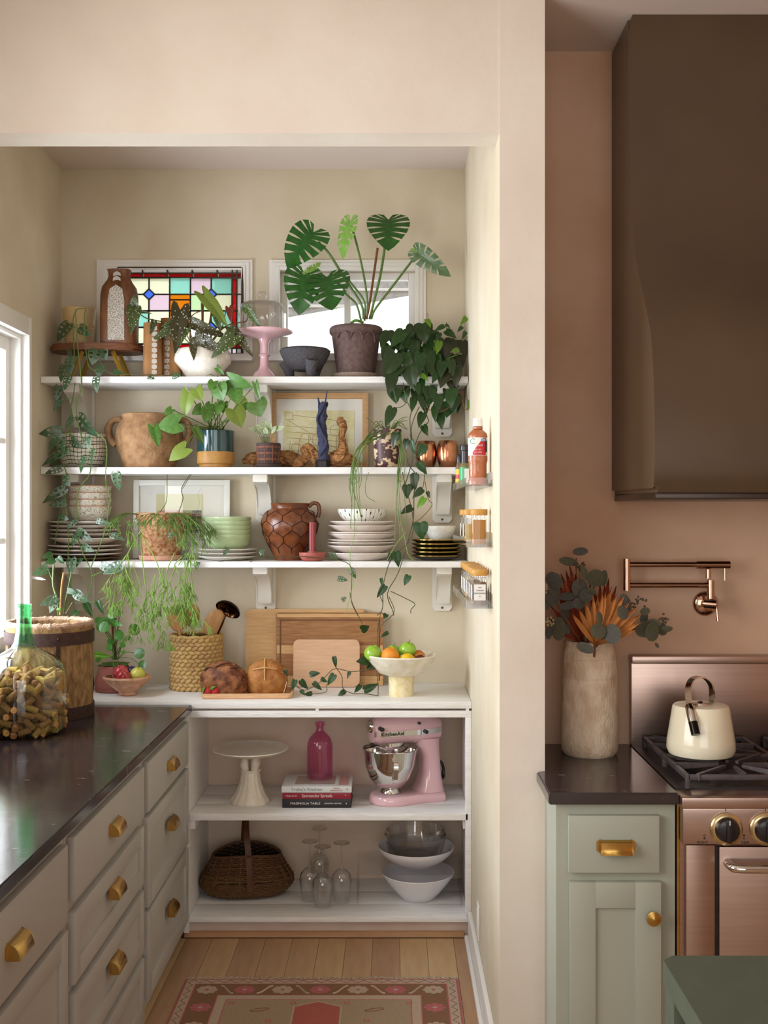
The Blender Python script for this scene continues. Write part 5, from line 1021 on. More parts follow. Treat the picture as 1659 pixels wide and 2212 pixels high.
# ---- tray, loaves, strawberries
MAP = woodm('maple', 'cf9f72', 'dcb48c', 'x', rough=.5); x0, x1 = X(432, 4.30), X(632, 4.33)
ty = thing('wooden_tray', 'shallow pale wooden tray under the loaves', 'tray', ((x0+x1)/2, 4.375, CT), rot=(0, 0, .03)); w_, dd = x1-x0, .17
part('base', prism(rrect(w_-.01, dd-.01, .02), .0, .01, 'z', bev=.003), MAP, ty)
o_, i_ = rrect(w_, dd, .024), rrect(w_-.014, dd-.014, .018); bm = B()
V0 = [[bm.verts.new((p[0]*s, p[1]*s, z)) for p in pp] for pp, z, s in ((o_, .004, .985), (o_, .022, 1), (i_, .022, 1), (i_, .009, .985))]; n = len(o_)
for A, Bq in zip(V0, V0[1:]+V0[:1]):
    for q in range(n): bm.faces.new((A[q], A[(q+1) % n], Bq[(q+1) % n], Bq[q]))
part('rim', bm, MAP, ty)
CRU = M('rye_crust', '5f301a', .6, 0, '96603a', 6, .9, 24, .35, contrast=(.4, .62), detail=6); CRU2 = M('oat_crust', '92582c', .65, 0, 'b27a40', 6, .8, 26, .3, contrast=(.35, .65), detail=6); SEED = M('oat_flake', 'c99b62', .8); SLASH = M('crust_slash', '3a1c10', .8)
tz = CT+.0105
lo = thing('rye_loaf', 'dark seeded oval rye loaf on the tray', 'bread', (X(482, 4.35), 4.36, tz), rot=(0, .0, -.12)); S_ = S(1, 4.35)
def bread(rx, ry, rz, amp, seed):
    bm = blob(rx, ry, rz, 4, amp, 3.2, seed, lambda n: 1+.05*noise.noise(n*11))
    for q in bm.verts:
        if q.co.z < -rz*.55: q.co.z = -rz*.55
        q.co.z += rz*.55
    return bm
part('crust', bread(53*S_, .062, .083, .12, 3), CRU, lo)
for i, xx in enumerate((-.03, .02, .06)): part('slash', tube(cr([(xx-.05, -.045+.0*i, .105-.012*abs(i-1)), (xx-.02, -.035, .122-.014*abs(i-1)), (xx+.02, -.02, .126-.02*abs(i-1))]), lambda t: .0035*math.sin(PI*max(.05, min(.95, t))), 6), SLASH, lo)
l2 = thing('round_loaf', 'golden round loaf scored with a cross on the tray', 'bread', (X(575, 4.37), 4.385, tz))
part('crust', bread(47*S_, .066, .087, .06, 8), CRU2, l2)
for pts in ([(-.05, -.04, .098), (0, -.055, .108), (.045, -.04, .1)], [(.0, -.068, .06), (-.002, -.056, .108), (-.006, -.01, .138)]): part('score_line', tube(cr(pts), .003, 6), SEED, l2)
rr = random.Random(4); fl_ = mesh(blob(.0026, .0016, .001, 1, 0), 'oat_flake'); fl_.materials.append(SEED)
for lf, rx, ry, rz, n_ in ((lo, 56*S_, .062, .083, 26), (l2, 51*S_, .068, .087, 40)):
    for _ in range(n_):
        a = rr.uniform(PI*1.05, PI*1.95); e = rr.uniform(.1, 1.3); q = Vector((math.cos(a)*math.cos(e), math.sin(a)*math.cos(e), math.sin(e)))
        part('oat_flake', fl_, None, lf, (q.x*rx*1.01, q.y*ry*1.01, q.z*rz*1.01+rz*.55), (rr.uniform(0, 3),)*3)
part('twine', tube(cr([(.085, -.035, .05), (.078, -.055, .02), (.072, -.06, .002)]), .0014, 5), M('twine', 'd8c4a0', .9), l2)
STR = M('strawberry_red', 'b3202a', .3, 0, 'c23038', 12, .5, 140); CAL = leafmat('calyx', '5f8a2e', '79a444', .5, .1); SEPM = leafmesh('sepal', OVAL, OM, CAL)
for px, py, rt, nm in ((449, 1490, -1.1, 'strawberry lying at the tray edge beside the rye loaf'), (465, 1491, -.5, 'strawberry with bent leaves leaning on the rye loaf')):
    dq = 4.305; o = thing('strawberry', 'red '+nm, 'fruit', (X(px, dq), dq, tz+.019), 'strawberries', (.4, rt, 0))
    part('flesh', lathe([(0, -.024), (.008, -.02), (.015, -.006), (.0175, .006), (.014, .014), (0, .016)], 18), STR, o)
    for q in range(6): part('sepal', SEPM, None, o, (0, 0, .015), (.5, 0, q*1.05), .018)
# ---- cutting boards
def board(name, label, px0, px1, py0, d_, t, m, rad, lean, groove=None):
    x0, x1 = X(px0, d_), X(px1, d_); h = H-(py0-CY)*d_/F-CT; o = thing(name, label, 'cutting board', ((x0+x1)/2, d_, CT+.001), rot=(-lean, 0, 0))
    part('slab', prism(rrect(x1-x0, h, rad, cy=h/2), -t, 0, 'y', bev=.003), m, o)
    return o, x1-x0, h
board('maple_cutting_board', 'large pale maple cutting board at the back', 531, 790, 1316, 4.675, .02, woodm('board_pale', 'cfa06a', 'dab482', 'x', .8), .022, .03)
o, w_, h_ = board('walnut_cutting_board', 'brown striped walnut cutting board with a juice groove', 597, 829, 1324, 4.645, .02, woodm('board_dark', '8a5a34', 'a97a4c', 'x', .8), .008, .03)
LT = woodm('board_stripe', 'c39660', 'd3ab78', 'x', .8)
for za, zb2 in ((.94, .985), (.44, .55), (.0, .13)): part('pale_strip', bx(-w_/2+.004, w_/2-.004, -.0208, -.0195, h_*za, h_*zb2), LT, o)
GRV = M('groove_dark', '6a4426', .7)
for a in ((-w_/2+.016, -w_/2+.022, .02, h_-.03), (w_/2-.022, w_/2-.016, .02, h_-.03), (-w_/2+.016, w_/2-.016, h_-.034, h_-.028)): part('juice_groove', bx(a[0], a[1], -.0212, -.0195, a[2], a[3]), GRV, o)
board('small_cutting_board', 'small rounded beech cutting board in front of the larger two', 634, 777, 1382, 4.60, .016, woodm('board_beech', 'cda27e', 'd6ae8c', 'x', .8), .022, .05)
# ---- alabaster pedestal bowl
d = 4.385; b = at(867, d, CT); ab = thing('alabaster_pedestal_bowl', 'veined alabaster pedestal bowl heaped with fruit', 'bowl', b)
ALA = M('alabaster', 'ded0b2', .35, 0, 'ece4d4', 6, .1, 30, sss=.15, contrast=(.3, .6)); k = S(1, d)
part('pedestal', lathe([(0, 0), (27*k, 0), (27*k, .004), (28*k, .08), (0, .08)], 36), M('onyx_base', 'd9c48e', .35, 0, 'e8dcb8', 9, sss=.1), ab)
part('basin', shell([(28*k, .08), (48*k, .092), (66*k, .13), (77*k, .162)], .012, 44), ALA, ab)
zt = CT+.135; T = lambda px, py, dd_: (X(px, dd_), dd_, H-(py-CY)*dd_/F)
apple('green_apple', 'green apple at the left of the alabaster bowl', AG, T(806, 1411, d-.03), .036, False); apple('green_apple', 'green apple half hidden at the back of the alabaster bowl', AG, T(850, 1409, d+.05), .033); apple('green_apple', 'green apple on top of the alabaster bowl fruit', AG, T(881, 1403, d), .035)
apple('orange', 'large orange in the alabaster bowl', ORG, T(843, 1417, d-.05), .037, False, flat=.95); apple('lemon', 'yellow lemon in the alabaster bowl', LEM, T(880, 1426, d-.06), .032, False, flat=.85); apple('nectarine', 'dark orange nectarine at the right of the alabaster bowl', TAN, T(904, 1417, d), .027, False)
apple('red_plum', 'small dark red plum beside the lemon', M('plum_red', '5a1f1c', .35), T(908, 1424, d-.04), .02, False)
# ================================================================== black counter
sz = .912
d = 4.01; b = (X(107, d), d, sz+.0005); br = thing('bark_barrel', 'wide bark planter tub bound with dark iron straps', 'planter', b)
rb_ = .156; zt = .335
BARK = M('bark_wood', '6f5034', .85, 0, 'a8875c', 5, .9, 14, .2, stretch=(2.5, 2.5, 1), contrast=(.3, .7), detail=9)
part('body', shell([(rb_*1.0, 0), (rb_*1.0, .04), (rb_*.985, .2), (rb_*.985, .27), (rb_*.99, zt)], .02, 48, wob=lambda a, z: 1+.010*noise.noise(Vector((math.cos(a)*4, math.sin(a)*4, z*14)))), BARK, br)
part('frayed_rim', tube([(rb_*.94*math.cos(2*PI*i/120), rb_*.94*math.sin(2*PI*i/120), zt+.004+.005*noise.noise(Vector((i*.9, 0, 0)))) for i in range(120)], [.011+.005*noise.noise(Vector((i*.6, 3, 0))) for i in range(120)], 8, closed=True), M('frayed_bark', 'b08c72', .95, 0, 'c9a78e', 40, 1, 70), br)
part('soil', lathe([(0, .326), (rb_*.88, .322)], 24), SOIL, br)
IRON = M('iron_strap', '3a2622', .6, .5, '4a322c', 12, .2, 60)
for za, zb2 in ((.27, .315), (.0, .045)): part('iron_hoop', lathe([(rb_*1.005, za), (rb_*1.025, za), (rb_*1.025, zb2), (rb_*1.005, zb2)], 48), IRON, br)
def strap(ang, pts):
    bm = B(); secs = []
    for (da, z) in pts:
        r = rb_*1.012; hw = .0075/r; secs.append([(r*math.cos(ang+da-hw), r*math.sin(ang+da-hw), z), ((r+.003)*math.cos(ang+da-hw), (r+.003)*math.sin(ang+da-hw), z), ((r+.003)*math.cos(ang+da+hw), (r+.003)*math.sin(ang+da+hw), z), (r*math.cos(ang+da+hw), r*math.sin(ang+da+hw), z)])
    part('iron_strap', loft(secs, bm), IRON, br)
for ang in (-1.22+.14, -2.3, .6, 2.2): strap(ang, [(0, .275), (.0, .2), (-.02, .15), (-.03, .135), (-.17, .105), (-.17, .1), (-.02, .065), (0, .04)])
for z in (.295, .19, .025): part('rivet', blob(.005, .005, .005, 2, 0), BRASS if z == .19 else IRON, br, ((rb_*1.03)*math.cos(-1.08), rb_*1.03*math.sin(-1.08), z))
bp_ = thing('tub_vine', 'young swiss cheese vine staked in the bark tub', 'plant', (X(115, 3.98), 3.98, sz+.315))
vine(bp_, [(*zq(515, 430), 3.96), (*zq(525, 200), 3.96), (*zq(545, 65), 3.96)], .004, M('bamboo', 'a9793a', .6), name='stake'); vine(bp_, [(*zq(500, 430), 3.98), (*zq(490, 300), 3.96), (*zq(455, 180), 3.96), (*zq(455, 60), 3.95), (*zq(460, 0), 3.95)], .0035, STEM); vine(bp_, [(*zq(540, 430), 3.98), (*zq(560, 300), 3.96), (*zq(610, 60), 3.95)], .002, STEM); vine(bp_, [(*zq(560, 420), 3.98), (*zq(620, 320), 3.97)], .002, STEM); vine(bp_, [(*zq(455, 150), 3.96), (*zq(420, 60), 3.95), (*zq(410, 30), 3.95)], .002, STEM)
for x0, y0, x1, y1, w_ in ((480,285,340,345,90),(480,290,415,405,90),(405,30,278,90,80),(640,240,745,320,90),(580,220,650,240,50),(660,395,615,430,60),(730,330,790,440,60),(830,310,880,420,50),(460,-40,380,-10,60),(490,-60,540,-20,55),(440,-90,360,-60,60)):
    leaf(bp_, 'ada' if w_ > 70 else 'phi', zq(x0, y0), zq(x1, y1), w_/3.95, 3.94+jit(.02), -.02)
part('tie', tube([tuple(W(*zq(490, 385), 3.955)-bp_.location), tuple(W(*zq(525, 380), 3.95)-bp_.location)], .007, 8), G_MONL, bp_)
# demijohn with corks
d = 3.68; b = (X(52, d), d, sz+.0005); dj = thing('glass_demijohn', 'large green glass demijohn full of wine corks', 'bottle', b); k = S(1, d)
jp = [(.10, 0), (.118, .004), (.13, .016), (.137, .045), (.139, .10), (.139, .165), (.136, .20), (.126, .232), (.10, .258), (.07, .274), (.045, .288), (.034, .305), (.028, .335), (.0245, .37), (.0235, .395)]
GRG = glass('demijohn_green', (.85, .93, .84), 2.2, .03, .1, 14)
GRN2 = glass('demijohn_neck', (.52, .84, .62), 1.5, .03, .2, 25)
part('bottle_body', lathe([(0, .002)]+jp[:11], 56), GRG, dj); part('bottle_neck', lathe(jp[10:]+[(.0235, .400), (.027, .402), (.027, .406), (.0245, .409), (.0245, .428), (.0255, .43), (.0255, .434), (.022, .436), (.0205, .430), (.0205, .39), (.024, .34), (.03, .305)], 40), GRN2, dj)
CK = M('cork', '9c6f3c', .85, 0, 'b98f5a', 40, .5, 140, .2, rnd=.3); CKT = M('wine_stain', '7a3f38', .85)
ckm = mesh(lathe([(0, -.0215), (.0095, -.0215), (.0108, -.020), (.0108, .020), (.0095, .0215), (0, .0215)], 14), 'cork'); ckm.materials.append(CK); PRI = M('cork_print', '4a3520', .8)
rr = random.Random(11); placed = []
def jrad(z):
    for (r0, z0), (r1, z1) in zip(jp, jp[1:]):
        if z0 <= z <= z1: return r0+(r1-r0)*(z-z0)/(z1-z0)
    return .1
tries = 0
while len(placed) < 230 and tries < 9000:
    tries += 1
    a = rr.uniform(0, 2*PI); z = rr.uniform(.016, .185+.02*math.sin(a))
    lay = rr.choice((0, 0, 0, 1)); top = rr.random() < .28
    if top: z = rr.uniform(.165, .2); r = (jrad(z)-.02)*math.sqrt(rr.random())
    else: r = jrad(z)-.0155-.022*lay
    p = Vector((r*math.cos(a), r*math.sin(a), z))
    if any((p-q).length < .0225 for q in placed): continue
    placed.append(p)
    if top: dv = Vector((rr.gauss(0, 1), rr.gauss(0, 1), rr.gauss(0, .4))).normalized()
    else:
        n_ = Vector((math.cos(a), math.sin(a), 0)); tv = Vector((-math.sin(a), math.cos(a), 0)); th = rr.uniform(0, PI)
        dv = (tv*math.cos(th)+Vector((0, 0, 1))*math.sin(th)) if rr.random() < .72 else (n_+tv*rr.gauss(0, .3)+Vector((0, 0, rr.gauss(0, .3)))).normalized()
    o = part('cork', ckm, None, None, p+dj.location); o.rotation_euler = dv.to_track_quat('Z', 'Y').to_euler()
    tag(o, 'wine cork inside the green glass demijohn', 'cork', 'wine corks in the demijohn')
# ================================================================== pantry base shelves
SA, SB = .4865, .0835
d = 4.41; b = at(541, d, SA); IVO = M('ivory_ceramic', 'ddd2c0', .3, 0, 'e6ddce', 8, spec=.5)
cs = thing('fluted_cake_stand', 'ivory cake stand on a fluted sheaf pedestal', 'cake stand', b)
part('plate', lathe([(0, .196), (.05, .196), (.13, .202), (.15, .212), (.155, .216), (.153, .219), (.146, .215), (.12, .207), (0, .205)], 52), IVO, cs)
part('foot', lathe([(0, 0), (.078, 0), (.079, .01), (.072, .02), (.055, .045), (.042, .08), (.036, .12), (.034, .128), (0, .128)], 84, wob=lambda a, z: 1+.045*abs(math.sin(7*a))), IVO, cs)
part('cord_band', tube([(.037*math.cos(2*PI*i/30), .037*math.sin(2*PI*i/30), .128) for i in range(30)], .005, 8, closed=True), IVO, cs)
for i in range(4):
    a = PI/4+PI/2*i; part('tulip_stem', tube(cr([(.018*math.cos(a), .018*math.sin(a), .122), (.03*math.cos(a), .03*math.sin(a), .15), (.03*math.cos(a), .03*math.sin(a), .178), (.036*math.cos(a), .036*math.sin(a), .2)]), lambda t: .010+.008*math.sin(PI*min(1, t*1.3))-.002*t, 12), IVO, cs)
# books
z = SA; TW = M('ink_grey', '7d8a8c', .6); TR = M('ink_red', 'b0574c', .6); WHT = M('ink_white', 'e6e0da', .6); PAGE = M('book_pages', 'd8cdb8', .9)
bk_x = X(684, 4.32)
for nm, lb, hh, w_, cm, words in (('cookbook', 'black cookbook at the bottom of the stack', .035, .274, M('cover_black', '221c22', .4), [('MAGNOLIA TABLE', .0125, WHT, -.045, 1.15), ('JOANNA GAINES', .0075, WHT, .065, 1.2), ('&', .009, WHT, .118, 1)]),
    ('cookbook', 'crimson cookbook in the middle of the stack', .025, .272, M('cover_red', '8c1b2c', .35), [('Spectacular Spreads', .0165, WHT, .002, .92), ('Maegan Brown', .0075, WHT, -.1, 1), ('*', .012, WHT, .115, 1)]),
    ('cookbook', 'white cookbook on top of the stack', .0255, .278, M('cover_white', 'd5d6d2', .35), [('Trisha\'s Kitchen', .019, TW, -.04, 1.02), ('TRISHA', .0075, TR, .078, 1.2), ('8', .012, TR, .121, .8)])):
    o = thing(nm, lb, 'book', (bk_x, 4.32, z), 'stacked cookbooks'); h = hh-.0006
    part('cover', bx(-w_/2, w_/2, 0, .2, 0, .0025, bev=.0008), cm, o); part('cover', bx(-w_/2, w_/2, 0, .2, h-.0025, h, bev=.0008), cm, o); part('spine', bx(-w_/2, w_/2, -.001, .003, 0, h, bev=.001), cm, o); part('pages', bx(-w_/2+.004, w_/2-.004, .003, .196, .0025, h-.0025), PAGE, o)
    for t_, s_, m_, x_, sx in words: lettering(t_, s_, m_, o, (x_, -.0014, h/2+(.004 if t_ == 'TRISHA' else 0)), sx=sx)
    if 'white' in lb:
        lettering('YEARWOOD', .0075, TR, o, (.078, -.0014, h/2-.0045), sx=1.15)
        part('cover_photo', bx(-.09, .07, .03, .17, h, h+.0004), M('cover_photo', '8aa0b2', .35, 0, 'c28a5c', 22, contrast=(.45, .55)), o); part('cover_strip', bx(.085, .125, .02, .18, h, h+.0004), M('cover_pinkstrip', 'c78f86', .4), o)
    z += hh
d = 4.455; b = at(691, d, z+.0003); ROSE = glass('rose_glass', (.97, .70, .85), 1.3, .03, .1, 20, .08)
pbt = thing('rose_glass_bottle', 'rose pink glass apothecary bottle standing on the books', 'bottle', b)
part('bottle', lathe([(0, .004), (.045, .001), (.0525, .004), (.0535, .012), (.0535, .125), (.051, .145), (.043, .165), (.03, .18), (.018, .19), (.0155, .197), (.0155, .213), (.021, .215), (.021, .228), (.0155, .23), (.0125, .226), (.0125, .2), (.016, .19), (.028, .177), (.041, .162), (.048, .144), (.05, .125), (.05, .014), (0, .012)], 44), ROSE, pbt)
# ---- stand mixer
d = 4.44; mx_ = thing('stand_mixer', 'pale pink stand mixer with a polished steel bowl', 'mixer', at(876, d, SA), rot=(0, 0, .42))
PM = M('mixer_pink', 'e2b7be', .18, 0, 'e4bac1', 3, coat=.6)
def sup(cx, ry, rz, cz, e=.8, n=28): return [(cx, ry*math.copysign(abs(math.cos(a))**e, math.cos(a)), cz+rz*math.copysign(abs(math.sin(a))**e, math.sin(a))) for a in [2*PI*k/n for k in range(n)]]
basep = [(-.06+.095*math.cos(a), .088*math.sin(a)) for a in [PI/2+PI*k/16 for k in range(17)]]+[(.02, -.078), (.1, -.088), (.14, -.085), (.155, -.06), (.16, 0), (.155, .06), (.14, .085), (.1, .088), (.02, .078)]
bm = B(); loft([[(p[0]*s, p[1]*s, zq_) for p in basep] for s, zq_ in ((.96, 0), (1, .006), (1, .022), (.965, .032), (.9, .036))], bm); part('base', bm, PM, mx_)
hs = lambda cx, rx, ry, zq_: [(cx+rx*math.copysign(abs(math.cos(a))**.75, math.cos(a)), ry*math.copysign(abs(math.sin(a))**.8, math.sin(a)), zq_) for a in [2*PI*k/28 for k in range(28)]]
part('column', loft([hs(.10, .062, .075, .03), hs(.105, .052, .062, .06), (hs(.108, .043, .052, .11)), hs(.105, .042, .048, .17), hs(.095, .05, .05, .215), hs(.085, .062, .053, .25)]), PM, mx_)
part('head', loft([sup(-.155, .02, .02, .292), sup(-.15, .042, .045, .292), sup(-.13, .054, .058, .294), sup(-.06, .062, .064, .297), sup(.03, .066, .063, .297), sup(.1, .062, .058, .294), sup(.14, .05, .048, .288), sup(.155, .025, .025, .284)]), PM, mx_)
part('silver_band', loft([[(q[0], q[1]*1.03+math.copysign(.0006, q[1]), .285+math.copysign(.0105, q[2]-.292)*1.0) for q in s] for s in [sup(x, r, .01, .292) for x, r in ((-.152, .042), (-.13, .0545), (-.06, .0625), (.03, .0662), (.1, .0622), (.14, .0505))]]), CHROME, mx_)
part('hub_cap', lathe([(0, .022), (.02, .02), (.025, .014), (.026, 0), (.022, 0)], 28), CHROME, mx_, (-.146, 0, .312), (0, -PI/2, 0))
part('hub_screw', tube([(-.135, -.05, .31), (-.135, -.075, .31)], .009, 14), KB, mx_)
part('lock_knob', tube([(.06, -.062, .285), (.06, -.076, .285)], .008, 14), KB, mx_); part('speed_knob', tube([(.03, -.062, .322), (.03, -.072, .322)], .006, 12), KB, mx_)
lettering('KitchenAid', .022, M('ink_mixer', '2d2628', .5), mx_, (-.085, -.0648, .2855), (PI/2, 0, -.06), 1.0)
part('planetary', lathe([(0, .2), (.014, .2), (.014, .214), (.045, .22), (.05, .24), (0, .24)], 28), PM, mx_, (-.068, 0, 0)); part('planetary_ring', lathe([(.052, .228), (.056, .23), (.056, .246), (.052, .248)], 32), CHROME, mx_, (-.068, 0, 0)); part('shaft', tube([(-.068, 0, .2), (-.068, 0, .15)], .007, 12), CHROME, mx_)
MBW = thing('mixer_bowl', 'polished steel mixing bowl seated on the pink mixer', 'bowl', (mx_.location.x-.068*math.cos(.42), mx_.location.y-.068*math.sin(.42), SA+.0365))
part('bowl', shell([(.04, 0), (.043, .004), (.036, .014), (.036, .02), (.06, .032), (.085, .065), (.102, .115), (.109, .165), (.112, .18)], .0025, 48), CHROME, MBW)
part('rim', tube([(.112*math.cos(2*PI*i/48), .112*math.sin(2*PI*i/48), .1815) for i in range(48)], .0022, 6, closed=True), CHROME, MBW)
hpts = [(.018, -.107, .15), (.022, -.125, .152), (.024, -.135, .13), (.022, -.13, .09), (.02, -.112, .065), (.018, -.09, .062)]
secs = []
for i, p in enumerate(cr(hpts, 5)): secs.append([p+Vector((a*.0085, bq*.002, 0)) for a, bq in ((-1, -1), (1, -1), (1, 1), (-1, 1))])
part('bowl_handle', loft(secs), CHROME, MBW)
part('power_cord', tube(cr([(.15, .02, .15), (.168, 0, .13), (.165, -.02, .09), (.172, .01, .07), (.168, -.01, .11)]), .006, 8), KB, mx_)
# ---- splint basket
d = 4.49; b = at(533, d, SB); bk = thing('splint_basket', 'dark woven splint gathering basket with a tall hoop handle', 'basket', b, rot=(0, 0, .12))
SPL = M('splint_brown', '4a2e18', .75, 0, '72502c', 30, .6, 60, rnd=.2); SPH = woodm('hoop_wood', '4a2a16', '603a1e', 'z')
def bsec(t):                                             # t 0 bottom to 1 rim
    ks = [(0, .10, .06, .004), (.12, .155, .088, .012), (.35, .192, .112, .05), (.55, .19, .115, .085), (.78, .162, .108, .13), (1, .138, .1, .175)]
    for (t0, a0, b0, z0), (t1, a1, b1, z1) in zip(ks, ks[1:]):
        if t0 <= t <= t1: f = (t-t0)/(t1-t0); return a0+(a1-a0)*f, b0+(b1-b0)*f, z0+(z1-z0)*f
def bpt(t, a, off=0):
    rx, ry, zq_ = bsec(t); sag = -.022*t*(math.cos(a)**2-.5) if t > .5 else 0
    lob = 1-.10*(1-t)*abs(math.sin(a))**6
    return Vector(((rx+off)*math.cos(a), (ry+off)*math.sin(a)*lob, max(zq_-sag*-1, .003)))
bm = B(); rows = 14; nn = 44
loft([[bpt(i/rows, 2*PI*k/nn, -.004) for k in range(nn)] for i in range(rows+1)], bm, cap=False); bm.verts.ensure_lookup_table(); bm.faces.new(bm.verts[:nn]); part('lining', bm, M('basket_dark', '22140b', .9), bk)
for i in range(26):
    t = (i+.5)/26; part('weave_row', tube([bpt(t, 2*PI*k/nn, .0028*(1 if (k+i) % 2 else -1)) for k in range(nn)], .0036, 5, closed=True), SPL, bk)
for k in range(22): part('rib', tube([bpt(i/10, 2*PI*k/22, .001) for i in range(11)], .0032, 5), SPL, bk)
part('rim_hoop', tube([bpt(1, 2*PI*k/nn, .002) for k in range(nn)], .0062, 6, closed=True), SPL, bk)
secs = []
for p in cr([(.015, -.117, .05), (.012, -.112, .12), (.008, -.1, .19), (.0, -.07, .27), (-.004, 0, .315), (-.01, .07, .27), (-.014, .1, .19), (-.016, .105, .12)], 5): secs.append([p+Vector((q*.012, w2*.0025, 0)) for q, w2 in ((-1, -1), (1, -1), (1, 1), (-1, 1))])
part('hoop_handle', loft(secs), SPH, bk)
# ---- wine glasses, upside down
gm = mesh(lathe([(.030, 0), (.034, .03), (.0395, .07), (.041, .09), (.036, .112), (.022, .128), (.007, .137), (.0038, .15), (.0035, .215), (.006, .228), (.02, .236), (.0335, .239), (.0335, .2405), (.006, .2405), (0, .2405), (0, .238), (.0015, .14), (.006, .134), (.021, .1265), (.035, .111), (.0398, .09), (.0383, .07), (.0328, .03), (.029, 0)], 32), 'wine_glass'); gm.materials.append(WARE)
for px, d_, wh in ((697, 4.35, 'at the shelf edge before the others'), (738, 4.40, 'beside the acrylic riser'), (669, 4.42, 'beside the splint basket'), (690, 4.60, 'against the back panel')): solo('wine_glass', 'upside down stemmed wine glass '+wh, 'glass', gm, None, at(px, d_, SB+.0005), 'upside down wine glasses')
# ---- acrylic riser with bowls
x0, x1 = X(771, 4.352), XR-.03; rs = thing('acrylic_riser', 'clear acrylic shelf riser between the white bowls', 'riser', ((x0+x1)/2, 4.48, SB+.0005)); hw = (x1-x0)/2
part('top', bx(-hw, hw, -.128, .128, .123, .127), ACRYL, rs); part('side', bx(-hw, -hw+.004, -.128, .128, 0, .123), ACRYL, rs); part('side', bx(hw-.004, hw, -.128, .128, 0, .123), ACRYL, rs)
WBW = M('white_porcelain', 'e8e4e6', .18, spec=.5, coat=.2)
solo('white_serving_bowl', 'flared white serving bowl under the acrylic riser', 'bowl', bowl_me(.150, .108, .07, WBW, .004, .15, 48), None, at(903, 4.45, SB+.0005)); 
z = SB+.1285
solo('white_salad_bowl', 'wide white bowl on the acrylic riser holding glass bowls', 'bowl', bowl_me(.158, .078, .07, WBW, .004, .5, 48), None, at(899, 4.47, z))
RIBG = glass('ribbed_glass', (.97, .97, .97), 2.6)
for i, (r, h) in enumerate(((.126, .115), (.118, .112))):
    def wb2(a, zq_): return 1+.02*abs(math.sin(11*a))
    pr = [(.06, 0), (.08, .008), (r*.86, h*.35), (r*.96, h*.75), (r, h)]
    solo('ribbed_glass_bowl', 'clear ribbed glass bowl, %s of the nested pair' % ('outer', 'inner')[i], 'bowl', lathe([(0, .0)]+pr+[(a_-.004, z_) for a_, z_ in pr[::-1][:-1]]+[(0, .005)], 66, wob=wb2), RIBG, at(897, 4.47, z+.012+.022*i), 'nested ribbed glass bowls')
# ================================================================== spice trays on the side wall
def tray(z0, label):
    o = thing('spice_tray', label, 'tray', (XR, 3.70, z0), 'acrylic spice trays'); a, c = -.366, .366; w_ = .083
    part('floor_panel', bx(-w_, -.001, a, c, 0, .003), ACRYL, o); part('front_lip', bx(-w_, -w_+.003, a, c, .003, .026), ACRYL, o); part('wall_lip', bx(-.004, -.001, a, c, .003, .045), ACRYL, o); part('end_lip', bx(-w_, -.001, a, a+.003, .003, .026), ACRYL, o); part('end_lip', bx(-w_, -.001, c-.003, c, .003, .026), ACRYL, o)
T1, T2, T3 = 1.739, 1.551, 1.363
tray(T1, 'clear acrylic spice tray holding the shop spice bottles'); tray(T2, 'clear acrylic spice tray with a few bamboo lidded jars'); tray(T3, 'clear acrylic spice tray with a full row of bamboo lidded jars')
BAM = woodm('bamboo_lid', 'b9853f', 'cc9a52', 'y', 1); LBL = M('paper_label', 'e6e4e2', .6)
jm = mesh(prism(rrect(.047, .047, .008, 3), 0, .088, 'z', bev=.003), 'jar_glass'); jm.materials.append(GLASS)
lid = mesh(lathe([(0, 0), (.0265, 0), (.0275, .002), (.0275, .018), (.026, .020), (0, .020)], 28), 'lid'); lid.materials.append(BAM)
nk = mesh(lathe([(.019, 0), (.019, .01), (.018, .01), (.018, 0)], 20), 'neck'); nk.materials.append(GLASS)
def jar(d_, z0, spice, hgt, label, group, txt=None, lab=True):
    o = thing('spice_jar', label, 'jar', (XR-.036, d_, z0+.0035), group)
    part('glass_body', jm, None, o); part('neck', nk, None, o, (0, 0, .086)); part('lid', lid, None, o, (0, 0, .0945))
    part('spice', prism(rrect(.041, .041, .006, 3), .003, .003+hgt, 'z'), spice, o)
    if lab:
        part('paper_label', bx(-.0242, -.0237, -.018, .018, .02, .065), LBL, o)
    if txt:
        part('paper_label', bx(-.018, .018, -.0243, -.0238, .018, .068), LBL, o)
        for i, (t_, s_) in enumerate(txt): lettering(t_, s_, INK, o, (0, -.0246, .058-.009*i))
    return o
SPI = [M('spice%d' % i, c, .9, 0, c2, 120, .6, 200) for i, (c, c2) in enumerate((('a9722c', 'b88038'), ('8a6a3c', '6a4c2a'), ('6b4a2a', 'a58a5a'), ('d2b070', 'c09c58'), ('7a6a3a', '948250')))]
jar(3.43, T2, SPI[0], .078, 'bamboo lidded jar of ochre spice in the middle tray', 'spice jars in the middle tray', lab=False); jar(3.80, T2, SPI[3], .06, 'bamboo lidded labelled jar next behind the ochre spice jar', 'spice jars in the middle tray'); jar(3.98, T2, SPI[4], .05, 'bamboo lidded labelled jar farthest from the ochre spice jar', 'spice jars in the middle tray')
jar(3.41, T3, SPI[1], .07, 'jar labelled italian seasoning at the end of the lowest tray', 'spice jars in the lowest tray', [('SPICE', .0045), ('ITALIAN', .0066), ('SEASONING', .0066), ('JAR', .004)])
for i in range(6): jar(3.49+.085*i, T3, SPI[(i*2+2) % 5], .05+.006*(i % 4), 'bamboo lidded labelled jar, %s behind italian seasoning' % ('first', 'second', 'third', 'fourth', 'fifth', 'sixth')[i], 'spice jars in the lowest tray')
